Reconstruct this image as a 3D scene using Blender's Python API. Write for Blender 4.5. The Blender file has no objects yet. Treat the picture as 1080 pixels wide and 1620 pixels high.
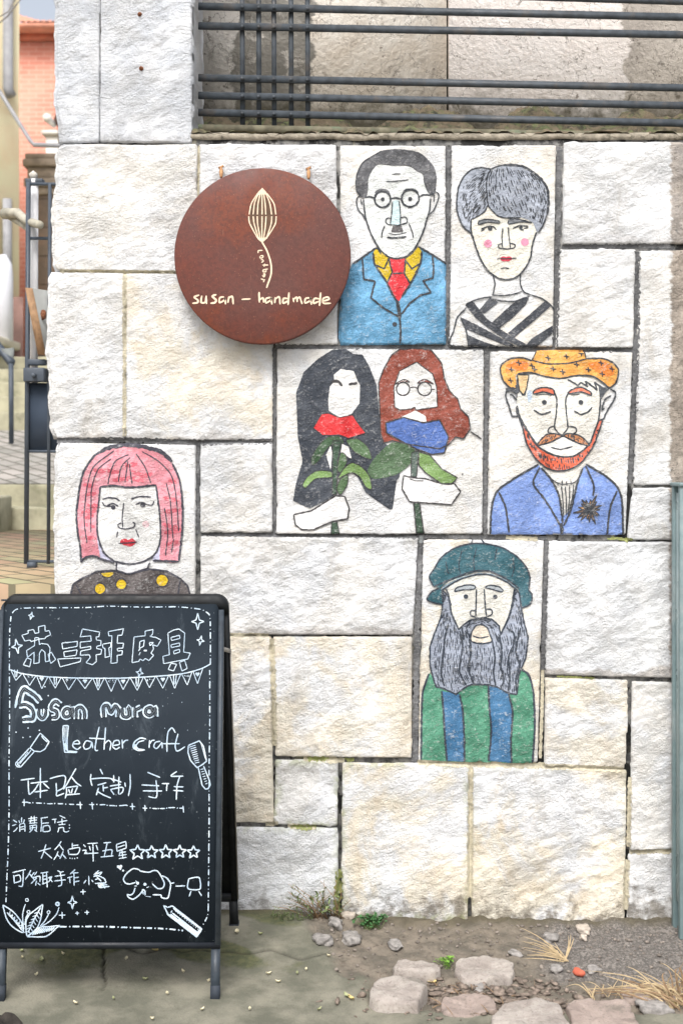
import bpy, bmesh, math, random
import numpy as np
from mathutils import Vector, Matrix
from mathutils.geometry import delaunay_2d_cdt

# ------------------------------------------------------------------ camera, sky, sun
SC = bpy.context.scene
COL = SC.collection
F, D, HOR, CU, CAMZ = 1960.0, 4.0, 720.0, 540.0, 1.51
cd = bpy.data.cameras.new('camera'); cam = bpy.data.objects.new('camera', cd); COL.objects.link(cam)
cam.location = (0, -D, CAMZ); cam.rotation_euler = (math.pi/2, 0, 0)
cd.sensor_fit = 'VERTICAL'; cd.sensor_height = 36; cd.lens = 36*F/1620; cd.shift_y = -(810-HOR)/1620
cd.clip_end = 2000; cd.clip_start = 0.05
cd.dof.use_dof = True; cd.dof.focus_distance = 3.85; cd.dof.aperture_fstop = 4.0
SC.camera = cam
W = bpy.data.worlds.new('World'); SC.world = W; W.use_nodes = True
wn = W.node_tree.nodes; wl = W.node_tree.links
bg = wn['Background']; bg.inputs['Strength'].default_value = 0.15
sky = wn.new('ShaderNodeTexSky'); sky.sky_type = 'NISHITA'; sky.sun_disc = False
SUN_EL, SUN_AZ = math.radians(52), math.radians(190)
sky.sun_elevation = SUN_EL; sky.sun_rotation = SUN_AZ; sky.air_density = 1.0; sky.dust_density = 5.0; sky.ozone_density = 1.0
hs = wn.new('ShaderNodeHueSaturation'); hs.inputs['Saturation'].default_value = 0.40; hs.inputs['Value'].default_value = 1.0
wl.new(sky.outputs[0], hs.inputs['Color']); wl.new(hs.outputs[0], bg.inputs['Color'])
sl = bpy.data.lights.new('sun', 'SUN'); sun = bpy.data.objects.new('sun', sl); COL.objects.link(sun)
sl.energy = 1.25; sl.angle = math.radians(22); sl.color = (1, 0.985, 0.965)
# the sun stands behind the viewer's left shoulder (world direction of the light)
_sd = Vector((math.sin(SUN_AZ)*math.cos(SUN_EL), math.cos(SUN_AZ)*math.cos(SUN_EL), math.sin(SUN_EL)))
sun.rotation_euler = (-_sd).to_track_quat('-Z', 'Y').to_euler()
SC.view_settings.view_transform = 'Standard'; SC.view_settings.look = 'None'; SC.view_settings.gamma = 1
SC.view_settings.exposure = 0.68

# ------------------------------------------------------------------ helpers
rng = np.random.default_rng(7); random.seed(7)
def at(u, v, y=0.0):
    d = y + D
    return Vector(((u-CU)*d/F, y, CAMZ-(v-HOR)*d/F))
def on_ground(u, v, z=0.0):
    d = F*(CAMZ-z)/(v-HOR)
    return Vector(((u-CU)*d/F, d-D, z))
def lin(r, g, b):
    f = lambda c: (c/255/12.92) if c/255 <= .04045 else ((c/255+.055)/1.055)**2.4
    return (f(r), f(g), f(b), 1)

def _h(ix, iz, seed):
    h = (ix.astype(np.int64)*374761393 + iz.astype(np.int64)*668265263 + seed*974634777) & 0xffffffff
    h = ((h ^ (h >> 13))*1274126177) & 0xffffffff
    h = h ^ (h >> 16)
    return h/4294967296.0*2*np.pi
def perlin(x, z, seed=0):
    x = np.asarray(x, float); z = np.asarray(z, float)
    x0 = np.floor(x); z0 = np.floor(z); fx = x-x0; fz = z-z0
    u = fx*fx*fx*(fx*(fx*6-15)+10); w = fz*fz*fz*(fz*(fz*6-15)+10)
    def g(dx, dz):
        a = _h(x0+dx, z0+dz, seed); return np.cos(a)*(fx-dx)+np.sin(a)*(fz-dz)
    a = g(0,0)*(1-u)+g(1,0)*u; b = g(0,1)*(1-u)+g(1,1)*u
    return (a*(1-w)+b*w)*1.5
def sstep(a, b, x):
    t = np.clip((x-a)/(b-a), 0, 1); return t*t*(3-2*t)

def mesh_np(name, verts, faces, mat, parent=None, smooth=True, attrs=None):
    """verts Nx3, faces list of index arrays (M x k)"""
    me = bpy.data.meshes.new(name)
    v = np.asarray(verts, np.float32); fl = [np.asarray(f, np.int32) for f in faces if len(f)]
    me.vertices.add(len(v)); me.vertices.foreach_set('co', v.ravel())
    nl = sum(f.size for f in fl); npol = sum(len(f) for f in fl)
    me.loops.add(nl); me.polygons.add(npol)
    me.loops.foreach_set('vertex_index', np.concatenate([f.ravel() for f in fl]))
    st = []; o = 0
    for f in fl:
        st.append(o+np.arange(len(f))*f.shape[1]); o += f.size
    me.polygons.foreach_set('loop_start', np.concatenate(st).astype(np.int32))
    me.update(calc_edges=True); me.validate()
    if smooth: me.polygons.foreach_set('use_smooth', np.ones(len(me.polygons), bool))
    for k, a in (attrs or {}).items():
        at_ = me.attributes.new(k, 'FLOAT', 'POINT'); at_.data.foreach_set('value', np.asarray(a, np.float32))
    if mat: me.materials.append(mat)
    o = bpy.data.objects.new(name, me); COL.objects.link(o)
    if parent:
        o.parent = parent; o.matrix_parent_inverse = parent.matrix_world.inverted() if False else Matrix.Translation(-parent.location)
    return o

class MB:
    def __init__(s): s.v = []; s.t = []; s.q = []; s.n = 0
    def add(s, v, q=(), t=()):
        v = np.asarray(v, float).reshape(-1, 3); s.v.append(v)
        if len(q): s.q.append(np.asarray(q)+s.n)
        if len(t): s.t.append(np.asarray(t)+s.n)
        s.n += len(v)
    def box(s, a, b, rot=None, piv=None, bev=0):
        x0, y0, z0 = a; x1, y1, z1 = b
        v = np.array([(x, y, z) for x in (x0, x1) for y in (y0, y1) for z in (z0, z1)], float)
        q = [(0,1,3,2), (4,6,7,5), (0,4,5,1), (2,3,7,6), (0,2,6,4), (1,5,7,3)]
        if bev:
            bm = bmesh.new(); vs = [bm.verts.new(p) for p in v]
            for f in q: bm.faces.new([vs[i] for i in f])
            bmesh.ops.bevel(bm, geom=bm.edges[:], offset=bev, segments=2, affect='EDGES', profile=.5)
            bm.verts.index_update(); vv = [p.co[:] for p in bm.verts]
            q4 = [[p.index for p in f.verts] for f in bm.faces if len(f.verts) == 4]
            t3 = [[p.index for p in f.verts] for f in bm.faces if len(f.verts) == 3]
            bm.free(); v = np.array(vv)
            if rot is not None: v = xf(v, rot, piv)
            s.add(v, q4, t3); return
        if rot is not None: v = xf(v, rot, piv)
        s.add(v, q)
    def bar(s, p, q, w, h=None, up=(0,0,1)):
        """box bar from p to q with section w x h"""
        p = Vector(p); q = Vector(q); h = h or w
        d = (q-p).normalized(); upv = Vector(up)
        if abs(d.dot(upv)) > .98: upv = Vector((0,1,0))
        a = d.cross(upv).normalized(); b = a.cross(d)
        v = [c+a*(sx*w/2)+b*(sy*h/2) for c in (p, q) for sx, sy in ((-1,-1),(1,-1),(1,1),(-1,1))]
        s.add([x[:] for x in v], [(3,2,1,0),(4,5,6,7),(0,1,5,4),(1,2,6,5),(2,3,7,6),(3,0,4,7)])
    def tube(s, pts, r, n=8, cap=True):
        pts = [Vector(p) for p in pts]; rr = r if hasattr(r, '__len__') else [r]*len(pts)
        vs = []; prev = None
        for i, p in enumerate(pts):
            d = (pts[min(i+1, len(pts)-1)]-pts[max(i-1, 0)]).normalized()
            if prev is None:
                a = d.cross(Vector((0,0,1)) if abs(d.z) < .9 else Vector((0,1,0))).normalized()
            else:
                a = (prev-d*prev.dot(d)).normalized()
            prev = a; b = d.cross(a)
            for k in range(n):
                t = 2*math.pi*k/n; vs.append((p+a*(rr[i]*math.cos(t))+b*(rr[i]*math.sin(t)))[:])
        q = [(i*n+k, i*n+(k+1) % n, (i+1)*n+(k+1) % n, (i+1)*n+k) for i in range(len(pts)-1) for k in range(n)]
        t = []
        if cap:
            c0 = len(vs); vs.append(pts[0][:]); vs.append(pts[-1][:])
            for k in range(n):
                t.append((c0, (k+1) % n, k)); e = (len(pts)-1)*n; t.append((c0+1, e+k, e+(k+1) % n))
        s.add(vs, q, t)
    def build(s, name, mat, parent=None, smooth=False, attrs=None):
        v = np.concatenate(s.v) if s.v else np.zeros((0,3)); fs = []
        if s.q: fs.append(np.concatenate(s.q))
        if s.t: fs.append(np.concatenate(s.t))
        return mesh_np(name, v, fs, mat, parent, smooth, attrs)
def xf(v, rot, piv=None):
    piv = Vector(piv or (0,0,0)); return np.array([(rot @ (Vector(p)-piv)+piv)[:] for p in v])

def tag(o, label=None, cat=None, group=None, kind=None):
    if label: o['label'] = label
    if cat: o['category'] = cat
    if group: o['group'] = group
    if kind: o['kind'] = kind
    return o
def thing(name, loc, label, cat, group=None):
    o = bpy.data.objects.new(name, None); COL.objects.link(o); o.location = loc; o.empty_display_size = .1
    return tag(o, label, cat, group)

# ------------------------------------------------------------------ materials
class NT:
    def __init__(s, name):
        s.m = bpy.data.materials.new(name); s.m.use_nodes = True; s.t = s.m.node_tree
        s.b = s.t.nodes['Principled BSDF']; s.b.inputs['Roughness'].default_value = .85
        s.b.inputs['Specular IOR Level'].default_value = .25
        s.geo = s.t.nodes.new('ShaderNodeNewGeometry')
    def n(s, typ, **kw):
        o = s.t.nodes.new(typ)
        for k, v in kw.items(): setattr(o, k, v)
        return o
    def link(s, a, b): s.t.links.new(a, b)
    def pos(s, scale=(1,1,1), obj=False):
        mp = s.n('ShaderNodeMapping'); mp.inputs['Scale'].default_value = scale
        if obj: s.link(s.n('ShaderNodeTexCoord').outputs['Object'], mp.inputs[0])
        else: s.link(s.geo.outputs['Position'], mp.inputs[0])
        return mp.outputs[0]
    def noise(s, co, scale, detail=4, rough=.55, dist=0):
        o = s.n('ShaderNodeTexNoise'); o.inputs['Scale'].default_value = scale; o.inputs['Detail'].default_value = detail
        o.inputs['Roughness'].default_value = rough; o.inputs['Distortion'].default_value = dist
        s.link(co, o.inputs['Vector']); return o.outputs['Fac']
    def ramp(s, f, a, b, lo=0., hi=1.):
        o = s.n('ShaderNodeMapRange'); o.interpolation_type = 'SMOOTHSTEP'
        for i, v in zip((1,2,3,4), (a, b, lo, hi)): o.inputs[i].default_value = v
        s.link(f, o.inputs[0]); return o.outputs[0]
    def math(s, op, a, b=None):
        o = s.n('ShaderNodeMath', operation=op)
        for i, x in enumerate((a, b)):
            if x is None: continue
            if isinstance(x, (int, float)): o.inputs[i].default_value = x
            else: s.link(x, o.inputs[i])
        return o.outputs[0]
    def mix(s, f, a, b):
        o = s.n('ShaderNodeMix', data_type='RGBA')
        for i, x in ((0, f), (6, a), (7, b)):
            if isinstance(x, (int, float)): o.inputs[i].default_value = x
            elif isinstance(x, tuple): o.inputs[i].default_value = x if len(x) == 4 else (*x, 1)
            else: s.link(x, o.inputs[i])
        return o.outputs[2]
    def attr(s, name):
        o = s.n('ShaderNodeAttribute'); o.attribute_name = name; return o.outputs['Fac']
    def bump(s, h, strength, dist):
        o = s.n('ShaderNodeBump'); o.inputs['Strength'].default_value = strength; o.inputs['Distance'].default_value = dist
        s.link(h, o.inputs['Height']); s.link(o.outputs[0], s.b.inputs['Normal'])
    def col(s, c):
        if isinstance(c, tuple): s.b.inputs['Base Color'].default_value = c if len(c) == 4 else (*c, 1)
        else: s.link(c, s.b.inputs['Base Color'])
    def rough(s, r):
        if isinstance(r, (int, float)): s.b.inputs['Roughness'].default_value = r
        else: s.link(r, s.b.inputs['Roughness'])

def rock_bump(m, k=1.0):
    """the chipped face of the stones, also seen through the paint on them"""
    r1 = m.n('ShaderNodeMapping'); r1.inputs['Rotation'].default_value = (0, math.radians(24), 0); m.link(m.geo.outputs['Position'], r1.inputs[0])
    def sc(v):
        r2 = m.n('ShaderNodeMapping'); r2.inputs['Scale'].default_value = v; m.link(r1.outputs[0], r2.inputs[0]); return r2.outputs[0]
    co = sc((1, 1, 1.5))
    a = m.noise(co, 48, 8, .68, .3); b = m.noise(sc((1, 1, 1.7)), 150, 5, .7, .3)
    v = m.n('ShaderNodeTexVoronoi'); v.feature = 'F1'; v.inputs['Scale'].default_value = 110; v.inputs['Randomness'].default_value = 1
    m.link(co, v.inputs['Vector'])
    h = m.math('ADD', m.math('MULTIPLY', a, 1.0), m.math('ADD', m.math('MULTIPLY', b, .55), m.math('MULTIPLY', v.outputs['Distance'], .18)))
    h = m.math('MULTIPLY', m.math('SUBTRACT', h, .84), m.ramp(m.noise(m.pos(), 6.5, 5, .6, .4), .34, .66, .45, 1.5))
    m.bump(h, .9*k, .0115)
    return a, b

def stone_mat():
    m = NT('white_painted_stone'); a, b = rock_bump(m)
    co = m.pos()
    big = m.noise(co, 3.2, 4, .6); med = m.noise(co, 14, 5, .6); fine = m.noise(co, 160, 3, .6)
    c = m.mix(m.ramp(med, .3, .7), (.69,.705,.725), (.77,.775,.78))
    c = m.mix(m.math('MULTIPLY', m.ramp(fine, .45, .8), .25), c, (.60,.60,.60))
    yel = m.math('MULTIPLY', m.attr('yellow'), m.ramp(m.noise(co, 3.6, 6, .66, .5), .43, .57))
    c = m.mix(m.math('MULTIPLY', yel, .72), c, m.mix(m.ramp(m.noise(co, 11, 5, .7), .35, .7), (.77,.72,.60), (.70,.60,.45)))
    # bare brown flecks where the whitewash has come off the pits
    pit = m.ramp(m.math('ADD', m.math('MULTIPLY', a, .5), m.math('MULTIPLY', m.noise(m.pos((1,1,1.6)), 75, 5, .7), .6)), .40, .455, 1, 0)
    c = m.mix(m.math('MULTIPLY', pit, m.math('ADD', m.math('MULTIPLY', m.ramp(big, .42, .68), .55), m.math('MULTIPLY', m.attr('grime'), .55))), c, (.20,.18,.15))
    film = m.math('MULTIPLY', m.ramp(m.noise(m.pos((1,1,.55)), 5.5, 6, .7, .4), .50, .72), m.attr('dirty'))
    c = m.mix(film, c, (.50,.47,.42))
    gr = m.ramp(m.math('ADD', m.attr('grime'), m.math('MULTIPLY', m.math('SUBTRACT', m.noise(co, 22, 6, .7), .5), 1.6)), .55, .95)
    c = m.mix(m.math('MULTIPLY', gr, .8), c, (.15,.13,.10))
    mo = m.math('MULTIPLY', m.attr('moss'), m.ramp(m.noise(co, 34, 5, .6), .42, .6))
    c = m.mix(mo, c, (.30,.33,.12))
    # unpainted stone
    bare = m.mix(m.ramp(m.noise(co, 26, 6, .65), .3, .7), (.23,.20,.17), (.47,.41,.35))
    bare = m.mix(m.ramp(m.noise(co, 120, 3, .6), .55, .75), bare, (.10,.09,.08))
    c = m.mix(m.attr('bare'), c, bare)
    # blue-grey cast of the thin whitewash on the pier stones
    c = m.mix(m.math('MULTIPLY', m.attr('cool'), m.ramp(m.noise(co, 9, 5, .6), .3, .75, .45, 1)), c, (.54,.57,.62))
    m.col(c); m.rough(.9); return m.m

_pm = {}
def paint(rgb, wear=.5, var=.5):
    key = (rgb, wear, var)
    if key in _pm: return _pm[key]
    m = NT('mural_paint'); a, b = rock_bump(m, .9)
    co = m.pos(); c0 = lin(*rgb)
    dark = tuple(x*(1-.40*var) for x in c0[:3]); light = tuple(min(.85, x*(1+.2*var)+.06*var) for x in c0[:3])
    c = m.mix(m.ramp(m.noise(co, 11, 6, .65, .5), .3, .7), dark, light)
    c = m.mix(m.ramp(m.noise(m.pos((1,1,2.2)), 70, 5, .7), .5, .72, 0, .5*var), c, c0[:3])
    rs = m.n('ShaderNodeMapping'); rs.inputs['Rotation'].default_value = (0, -.5, 0); m.link(m.pos((1,1,1)), rs.inputs[0])
    rs2 = m.n('ShaderNodeMapping'); rs2.inputs['Scale'].default_value = (2.4, 1, .4); m.link(rs.outputs[0], rs2.inputs[0])
    c = m.mix(m.ramp(m.noise(rs2.outputs[0], 58, 5, .65, .6), .42, .68, 0, .55*var), c, tuple(x*.62 for x in c0[:3]))
    w = m.ramp(m.math('ADD', m.math('MULTIPLY', m.noise(m.pos((1,1,1.5)), 120, 5, .75), .6), m.math('MULTIPLY', a, .5)), .56, .72, 0, wear)
    c = m.mix(w, c, (.68,.68,.67))
    m.col(c); m.rough(.85); _pm[key] = m.m; return m.m

def plain(name, rgb, rough=.6, var=.25, scale=20, bump=0, metal=0, spec=.3, obj=False, stain=None):
    m = NT(name); co = m.pos((1,1,1), obj)
    c0 = lin(*rgb)[:3]
    c = m.mix(m.ramp(m.noise(co, scale, 5, .6), .3, .7), tuple(x*(1-var) for x in c0), tuple(min(.9, x*(1+var)) for x in c0))
    if stain: c = m.mix(m.ramp(m.noise(co, scale*.45, 6, .7), .52, .68, 0, stain[1]), c, lin(*stain[0])[:3])
    m.col(c); m.rough(m.ramp(m.noise(co, scale*2, 3), .3, .7, max(0, rough-.1), min(1, rough+.1)))
    m.b.inputs['Metallic'].default_value = metal; m.b.inputs['Specular IOR Level'].default_value = spec
    if bump: m.bump(m.noise(co, scale*4, 4, .6), .6, bump)
    return m.m
# ------------------------------------------------------------------ the stone wall
PXM = F/D                                     # 490 px per metre on the wall face
def wx(u): return (np.asarray(u, float)-CU)/PXM
def wz(v): return CAMZ-(np.asarray(v, float)-HOR)/PXM
# corners TL TR BR BL in wall pixels; options: y yellow stain, c cool cast, g grime at the foot, m moss along the edges
STONES = [
 ((91,-90, 157,-90, 157,224, 92,226), dict(c=.85, left=1, chis='v', reveal=0)),
 ((160,-90, 303,-90, 303,226, 159,224), dict(u=.4,c=.9, chis='v', reveal=1)),
 ((93,229, 312,229, 311,431, 84,427), dict(y=.35, left=1)),
 ((316,229, 531,229, 533,430, 315,431), dict(c=.15)),
 ((78,431, 197,433, 198,694, 82,693), dict(u=.6,left=1, c=.1, y=.15)),
 ((199,433, 432,433, 431,697, 199,694), dict(u=.4,y=.9)),
 ((436,433, 532,433, 533,545, 436,545), dict()),
 ((89,700, 310,704, 309,1000, 91,1000), dict(left=1, y=.2)),
 ((318,703, 430,701, 430,842, 318,843), dict(c=.2, y=.35)),
 ((538,230, 705,230, 703,545, 538,545), dict(y=.35)),
 ((714,230, 879,230, 874,549, 710,549), dict(y=.5)),
 ((438,551, 765,553, 763,845, 437,845), dict(y=.25)),
 ((775,556, 1000,557, 989,846, 770,846), dict(y=.45)),
 ((892,226, 1150,225, 1150,385, 890,386), dict(u=.4,c=.2)),
 ((885,395, 1004,395, 1000,550, 878,550), dict(y=.15)),
 ((1011,398, 1150,394, 1150,768, 1003,766), dict(y=.2)),
 ((1000,773, 1150,771, 1150,854, 992,853), dict()),
 ((318,849, 661,851, 652,1004, 318,1003), dict(u=.7,c=.3, y=.3)),
 ((669,853, 860,855, 850,1207, 661,1205), dict(y=.95)),
 ((868,857, 1150,859, 1150,1074, 862,1067), dict(u=1,c=.25, g=.15)),
 ((318,1006, 428,1007, 432,1301, 318,1301), dict(y=1.1)),
 ((433,1008, 651,1008, 650,1198, 436,1196), dict(y=1.0)),
 ((863,1073, 992,1076, 988,1215, 861,1210), dict(y=.9)),
 ((1000,1079, 1150,1081, 1150,1342, 996,1344), dict(c=.3, y=.4)),
 ((437,1203, 534,1205, 533,1306, 434,1304), dict(c=.2, y=.2, m=.6)),
 ((542,1207, 741,1211, 739,1462, 541,1452), dict(y=1.1, g=.75, m=.5)),
 ((748,1213, 990,1219, 986,1472, 746,1466), dict(y=1.15, g=.7, m=.2)),
 ((994,1352, 1150,1349, 1150,1476, 992,1472), dict(g=.8)),
 ((318,1309, 533,1311, 535,1450, 318,1450), dict(g=.75, c=.3, m=.4)),
 ((91,1004, 314,1004, 314,1250, 91,1250), dict(left=1, y=.4)),
 ((91,1254, 314,1254, 314,1450, 91,1450), dict(left=1, g=.6)),
 ((1154,226, 1420,224, 1420,600, 1154,604), dict(far=1)),
 ((1154,608, 1420,604, 1420,1000, 1154,1004), dict(far=1)),
 ((1154,1008, 1420,1004, 1420,1478, 1154,1478), dict(far=1)),
 ((1424,226, 1720,224, 1720,840, 1424,844), dict(far=1)),
 ((1424,848, 1720,844, 1720,1478, 1424,1478), dict(far=1)),
]
def rock(X, Z):
    s, t = X*.93+Z*.36, Z*.93-X*.36                        # the chisel marks run up to the right
    r = .0055*perlin(X/.17, Z/.12, 1)+.0024*perlin(s/.062, t/.034, 2)+.0016*perlin(s/.028, t/.018, 3)+.0009*perlin(s/.016, t/.012, 4)
    return r
SQ = []; _r = random.Random(3); KREL = [o.get('k', _r.uniform(.95, 1.5)) for q, o in STONES]; KDIRT = [o.get('d', _r.uniform(.15, .8)) for q, o in STONES]
for _i in (7, 9, 10, 11, 12, 18): KREL[_i] = .8; KDIRT[_i] = .35
for i_, (q, o) in enumerate(STONES):
    P = np.array(q, float).reshape(4, 2)+np.array([(-1,-1),(1,-1),(1,1),(-1,1)])*(1.1 if i_ in (7, 9, 10, 11, 12, 18) else 1.9); SQ.append(np.stack([wx(P[:,0]), wz(P[:,1])], 1))
def stone_h(i, X, Z):
    P = SQ[i]; o = STONES[i][1]; ds = []
    for k in range(4):
        a, b = P[k], P[(k+1) % 4]; e = b-a; L = np.hypot(*e); t = e/L
        n = np.array([t[1], -t[0]])                       # inward for TL TR BR BL with z up
        d = (X-a[0])*n[0]+(Z-a[1])*n[1]; s = (X-a[0])*t[0]+(Z-a[1])*t[1]
        d = d+.0006-.0030*perlin(s/.06, 0*s+i*3.7+k, 11)-.0012*np.abs(perlin(s/.11, 0*s+i*2.3+k, 13))-.0016*perlin(s/.018, 0*s+i*1.7+k, 12)
        ds.append(d)
    d = np.minimum.reduce(ds); d2 = np.sort(np.stack(ds), 0)
    rr = .010; cx = np.clip(rr-d2[0], 0, None); cz = np.clip(rr-d2[1], 0, None)
    d = np.where((d2[0] < rr) & (d2[1] < rr), rr-np.hypot(cx, cz), d)          # rounded corners
    p = np.clip(d/.011, 0, 1)
    k_ = KREL[i]; body = rock(X+.37*i, Z+.21*i)*k_+(.006*(.3-np.abs(perlin(X/.19+i*1.3, Z/.13, 6))) if k_ > 1 else 0)+.003*perlin(np.zeros(1)+i*.77, np.zeros(1)+.3, 5)
    if o.get('chis'):
        ex = np.minimum(ds[1], ds[3]); m = sstep(.05, .03, ex)
        body = body*(1-m*.75)+m*(.0012*np.sin(Z*2*np.pi/.011+2*perlin(X/.03, Z/.03, 8))-.003)
    h = body+.006-(.0045+.003*perlin(X/.07+i, Z/.07, 9))*(1-p)**2; w_ = sstep(0, .003, d)
    return h*w_-.022*(1-w_)
def surf(X, Z):
    X = np.asarray(X, float); Z = np.asarray(Z, float); out = np.full(X.shape, -.0068)
    for i, P in enumerate(SQ):
        x0, x1, z0, z1 = P[:,0].min(), P[:,0].max(), P[:,1].min(), P[:,1].max()
        m = (X >= x0) & (X <= x1) & (Z >= z0) & (Z <= z1)
        if m.any(): out[m] = np.maximum(out[m], stone_h(i, X[m], Z[m]))
    return out
MORTAR = -.0125
M_STONE = stone_mat()
wall = thing('stone_wall', (0, 0, 0), 'big rough white painted stone block wall with painted portraits on its blocks', 'wall')
def bare_mask(X, Z):
    v = HOR-(Z-CAMZ)*PXM; u = X*PXM+CU
    return np.where(v < 1080, sstep(-2, 2, u-1060+2*sstep(540, 620, v)+4*perlin(v/22, 0*v, 21)+3*perlin(v/7, 0*v, 22)+2.5*perlin(u/4, v/4, 23)), 0*u)
for i, (q, o) in enumerate(STONES):
    P = SQ[i]; w = max(np.hypot(*(P[1]-P[0])), np.hypot(*(P[2]-P[3]))); h = max(np.hypot(*(P[3]-P[0])), np.hypot(*(P[2]-P[1])))
    cs = .012 if o.get('far') else .0042
    nu, nv = int(w/cs)+2, int(h/cs)+2
    s, t = np.meshgrid(np.linspace(0, 1, nu), np.linspace(0, 1, nv))
    G = (P[0][None,None]*((1-s)*(1-t))[...,None]+P[1]*(s*(1-t))[...,None]+P[2]*(s*t)[...,None]+P[3]*((1-s)*t)[...,None])
    X, Z = G[...,0], G[...,1]
    H = stone_h(i, X, Z); Y = -H
    if o.get('left'):                                     # ragged corner of the wall, and its side face running back
        wgt = sstep(.10, 0, X-P[0][0])
        xo = .008*perlin(Z/.09, 0*Z, 31)+.005*perlin(Z/.03, 0*Z, 32)-.010*np.sin(np.pi*t)
        d3 = np.minimum(t, 1-t)*h; xo = xo*sstep(0, .02, d3)+.006*(1-sstep(0, .025, d3))
        X = X+wgt*xo
        Hc = rock(X+.37*i, Z)-.012*sstep(.035, 0, X-X[:, :1])
        Y = np.where(X-X[:, :1] < .012, -(Hc*sstep(0, .012, d3)-.02*(1-sstep(0, .012, d3))), Y)
    if o.get('left') or o.get('reveal'):
        dep = np.array([.03, .06, .1, .15, .2, .28, .4, .55, .75, .95]) if o.get('left') else np.array([.02, .04, .06, .09, .12, .16, .2, .25, .3])
        col = 0 if o.get('left') else -1; sg = -1 if col == 0 else 1
        ex = X[:, col][:,None]+sg*.006*perlin((dep/.07)[None]+0*Z[:, col][:,None], Z[:, col][:,None]/.06, 33); ez = np.repeat(Z[:, col][:,None], len(dep), 1)
        ey = np.repeat(dep[None], nv, 0)
        cat = (lambda a, b: np.concatenate([b[:, ::-1], a], 1)) if col == 0 else (lambda a, b: np.concatenate([a, b], 1))
        X, Y, Z = cat(X, ex), cat(Y, ey), cat(Z, ez)
        nu = X.shape[1]
    V = np.stack([X, Y, Z], -1).reshape(-1, 3)
    idx = np.arange(nu*nv).reshape(nv, nu)
    Q = np.stack([idx[:-1,:-1], idx[1:,:-1], idx[1:,1:], idx[:-1,1:]], -1).reshape(-1, 4)
    # skirt
    rim = np.concatenate([idx[0], idx[1:, -1], idx[-1, -2::-1], idx[-2:0:-1, 0]])
    sk = V[rim].copy(); sk[:,1] = np.maximum(sk[:,1], .05)
    k = np.arange(len(rim)); k2 = np.roll(k, -1)
    Q2 = np.stack([rim[k], rim[k2], len(V)+k2, len(V)+k], 1)
    V = np.concatenate([V, sk]); Xa, Za = V[:,0], V[:,2]
    z0 = P[2:,1].max()
    foot = sstep(.26+.10*perlin(Xa/.15, 0*Xa, 26), 0, Za+.01)*o.get('g', 0)
    edge = np.minimum.reduce([np.abs(Za-P[0,1]), np.abs(Za-P[3,1]), np.abs(Xa-P[0,0]), np.abs(Xa-P[1,0])])
    moss = sstep(.035, 0, edge)*o.get('m', 0)
    bare = np.ones(len(Xa)) if o.get('far') else bare_mask(Xa, Za)
    zb = P[3,1]+(P[2,1]-P[3,1])*np.clip((Xa-P[3,0])/(P[2,0]-P[3,0]), 0, 1)
    bare = np.maximum(bare, .75*o.get('u', 0)*sstep(.004, -.004, Za-zb-.030*(.7+perlin(Xa/.16, 0*Xa+i, 24))-.010*perlin(Xa/.03, 0*Xa+i, 25)))
    mesh_np('stone_block', V, [Q, Q2], M_STONE, wall, True,
            dict(yellow=np.full(len(V), .12+o.get('y', 0)), cool=np.full(len(V), o.get('c', 0)), grime=foot+.12*o.get('g', 0), moss=moss, dirty=np.full(len(V), KDIRT[i]), bare=bare))
# mortar bed filling the joints (a body of rubble and mortar behind the blocks)
def mortar_mat():
    m = NT('dark_pointing_mortar'); co = m.pos()
    c = m.mix(m.ramp(m.noise(co, 40, 5, .7), .35, .65), lin(70,71,72)[:3], lin(128,127,124)[:3])
    c = m.mix(m.ramp(m.noise(co, 9, 6, .7), .50, .56, 0, .9), c, lin(16,16,16)[:3])
    c = m.mix(m.ramp(m.noise(m.pos((1,1,.8)), 5, 5, .7), .58, .66, 0, .55), c, lin(150,145,125)[:3])
    m.col(c); m.rough(.95); m.bump(m.noise(co, 120, 4, .7), .7, .004); return m.m
M_MORTAR = mortar_mat()
mb = MB()
mb.box((wx(100), .0065, -.3), (wx(1720), .95, 2.545)); mb.box((wx(100), .0065, 2.545), (wx(296), .30, 4.1))
mb.build('mortar_bed', M_MORTAR, wall)
# ------------------------------------------------------------------ drawing tools
def wall_map(P, off):
    X, Z = wx(P[:,0]), wz(P[:,1]); return np.stack([X, -np.maximum(surf(X, Z), -.0060)-off, Z], 1)
def parse(s): return np.array([[float(a) for a in p.split(',')] for p in s.split()])
def catmull(P, closed=False, n=6):
    if len(P) < 3: return P
    Q = np.concatenate([P[-1:], P, P[:2]]) if closed else np.concatenate([2*P[:1]-P[1:2], P, 2*P[-1:]-P[-2:-1]])
    out = []; t = np.linspace(0, 1, n, endpoint=False)[:,None]
    for i in range(1, len(Q)-2):
        a, b, c, d = Q[i-1], Q[i], Q[i+1], Q[i+2]
        # softened tangents so that corners do not overshoot
        m1 = (c-a)*.4; m2 = (d-b)*.4; L = np.hypot(*(c-b)); 
        for m in (m1, m2):
            l = np.hypot(*m)
            if l > L: m *= L/l
        out.append(b*(2*t**3-3*t**2+1)+m1*(t**3-2*t**2+t)+c*(-2*t**3+3*t**2)+m2*(t**3-t**2))
    if not closed: out.append(P[-1:])
    return np.concatenate(out)
def resample(P, ds, closed=False):
    if closed: P = np.concatenate([P, P[:1]])
    L = np.concatenate([[0], np.cumsum(np.hypot(*(np.diff(P, axis=0).T)))])
    n = max(2, int(math.ceil(L[-1]/ds))+1); s = np.linspace(0, L[-1], n)
    R = np.stack([np.interp(s, L, P[:,0]), np.interp(s, L, P[:,1])], 1)
    return R[:-1] if closed else R
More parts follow.
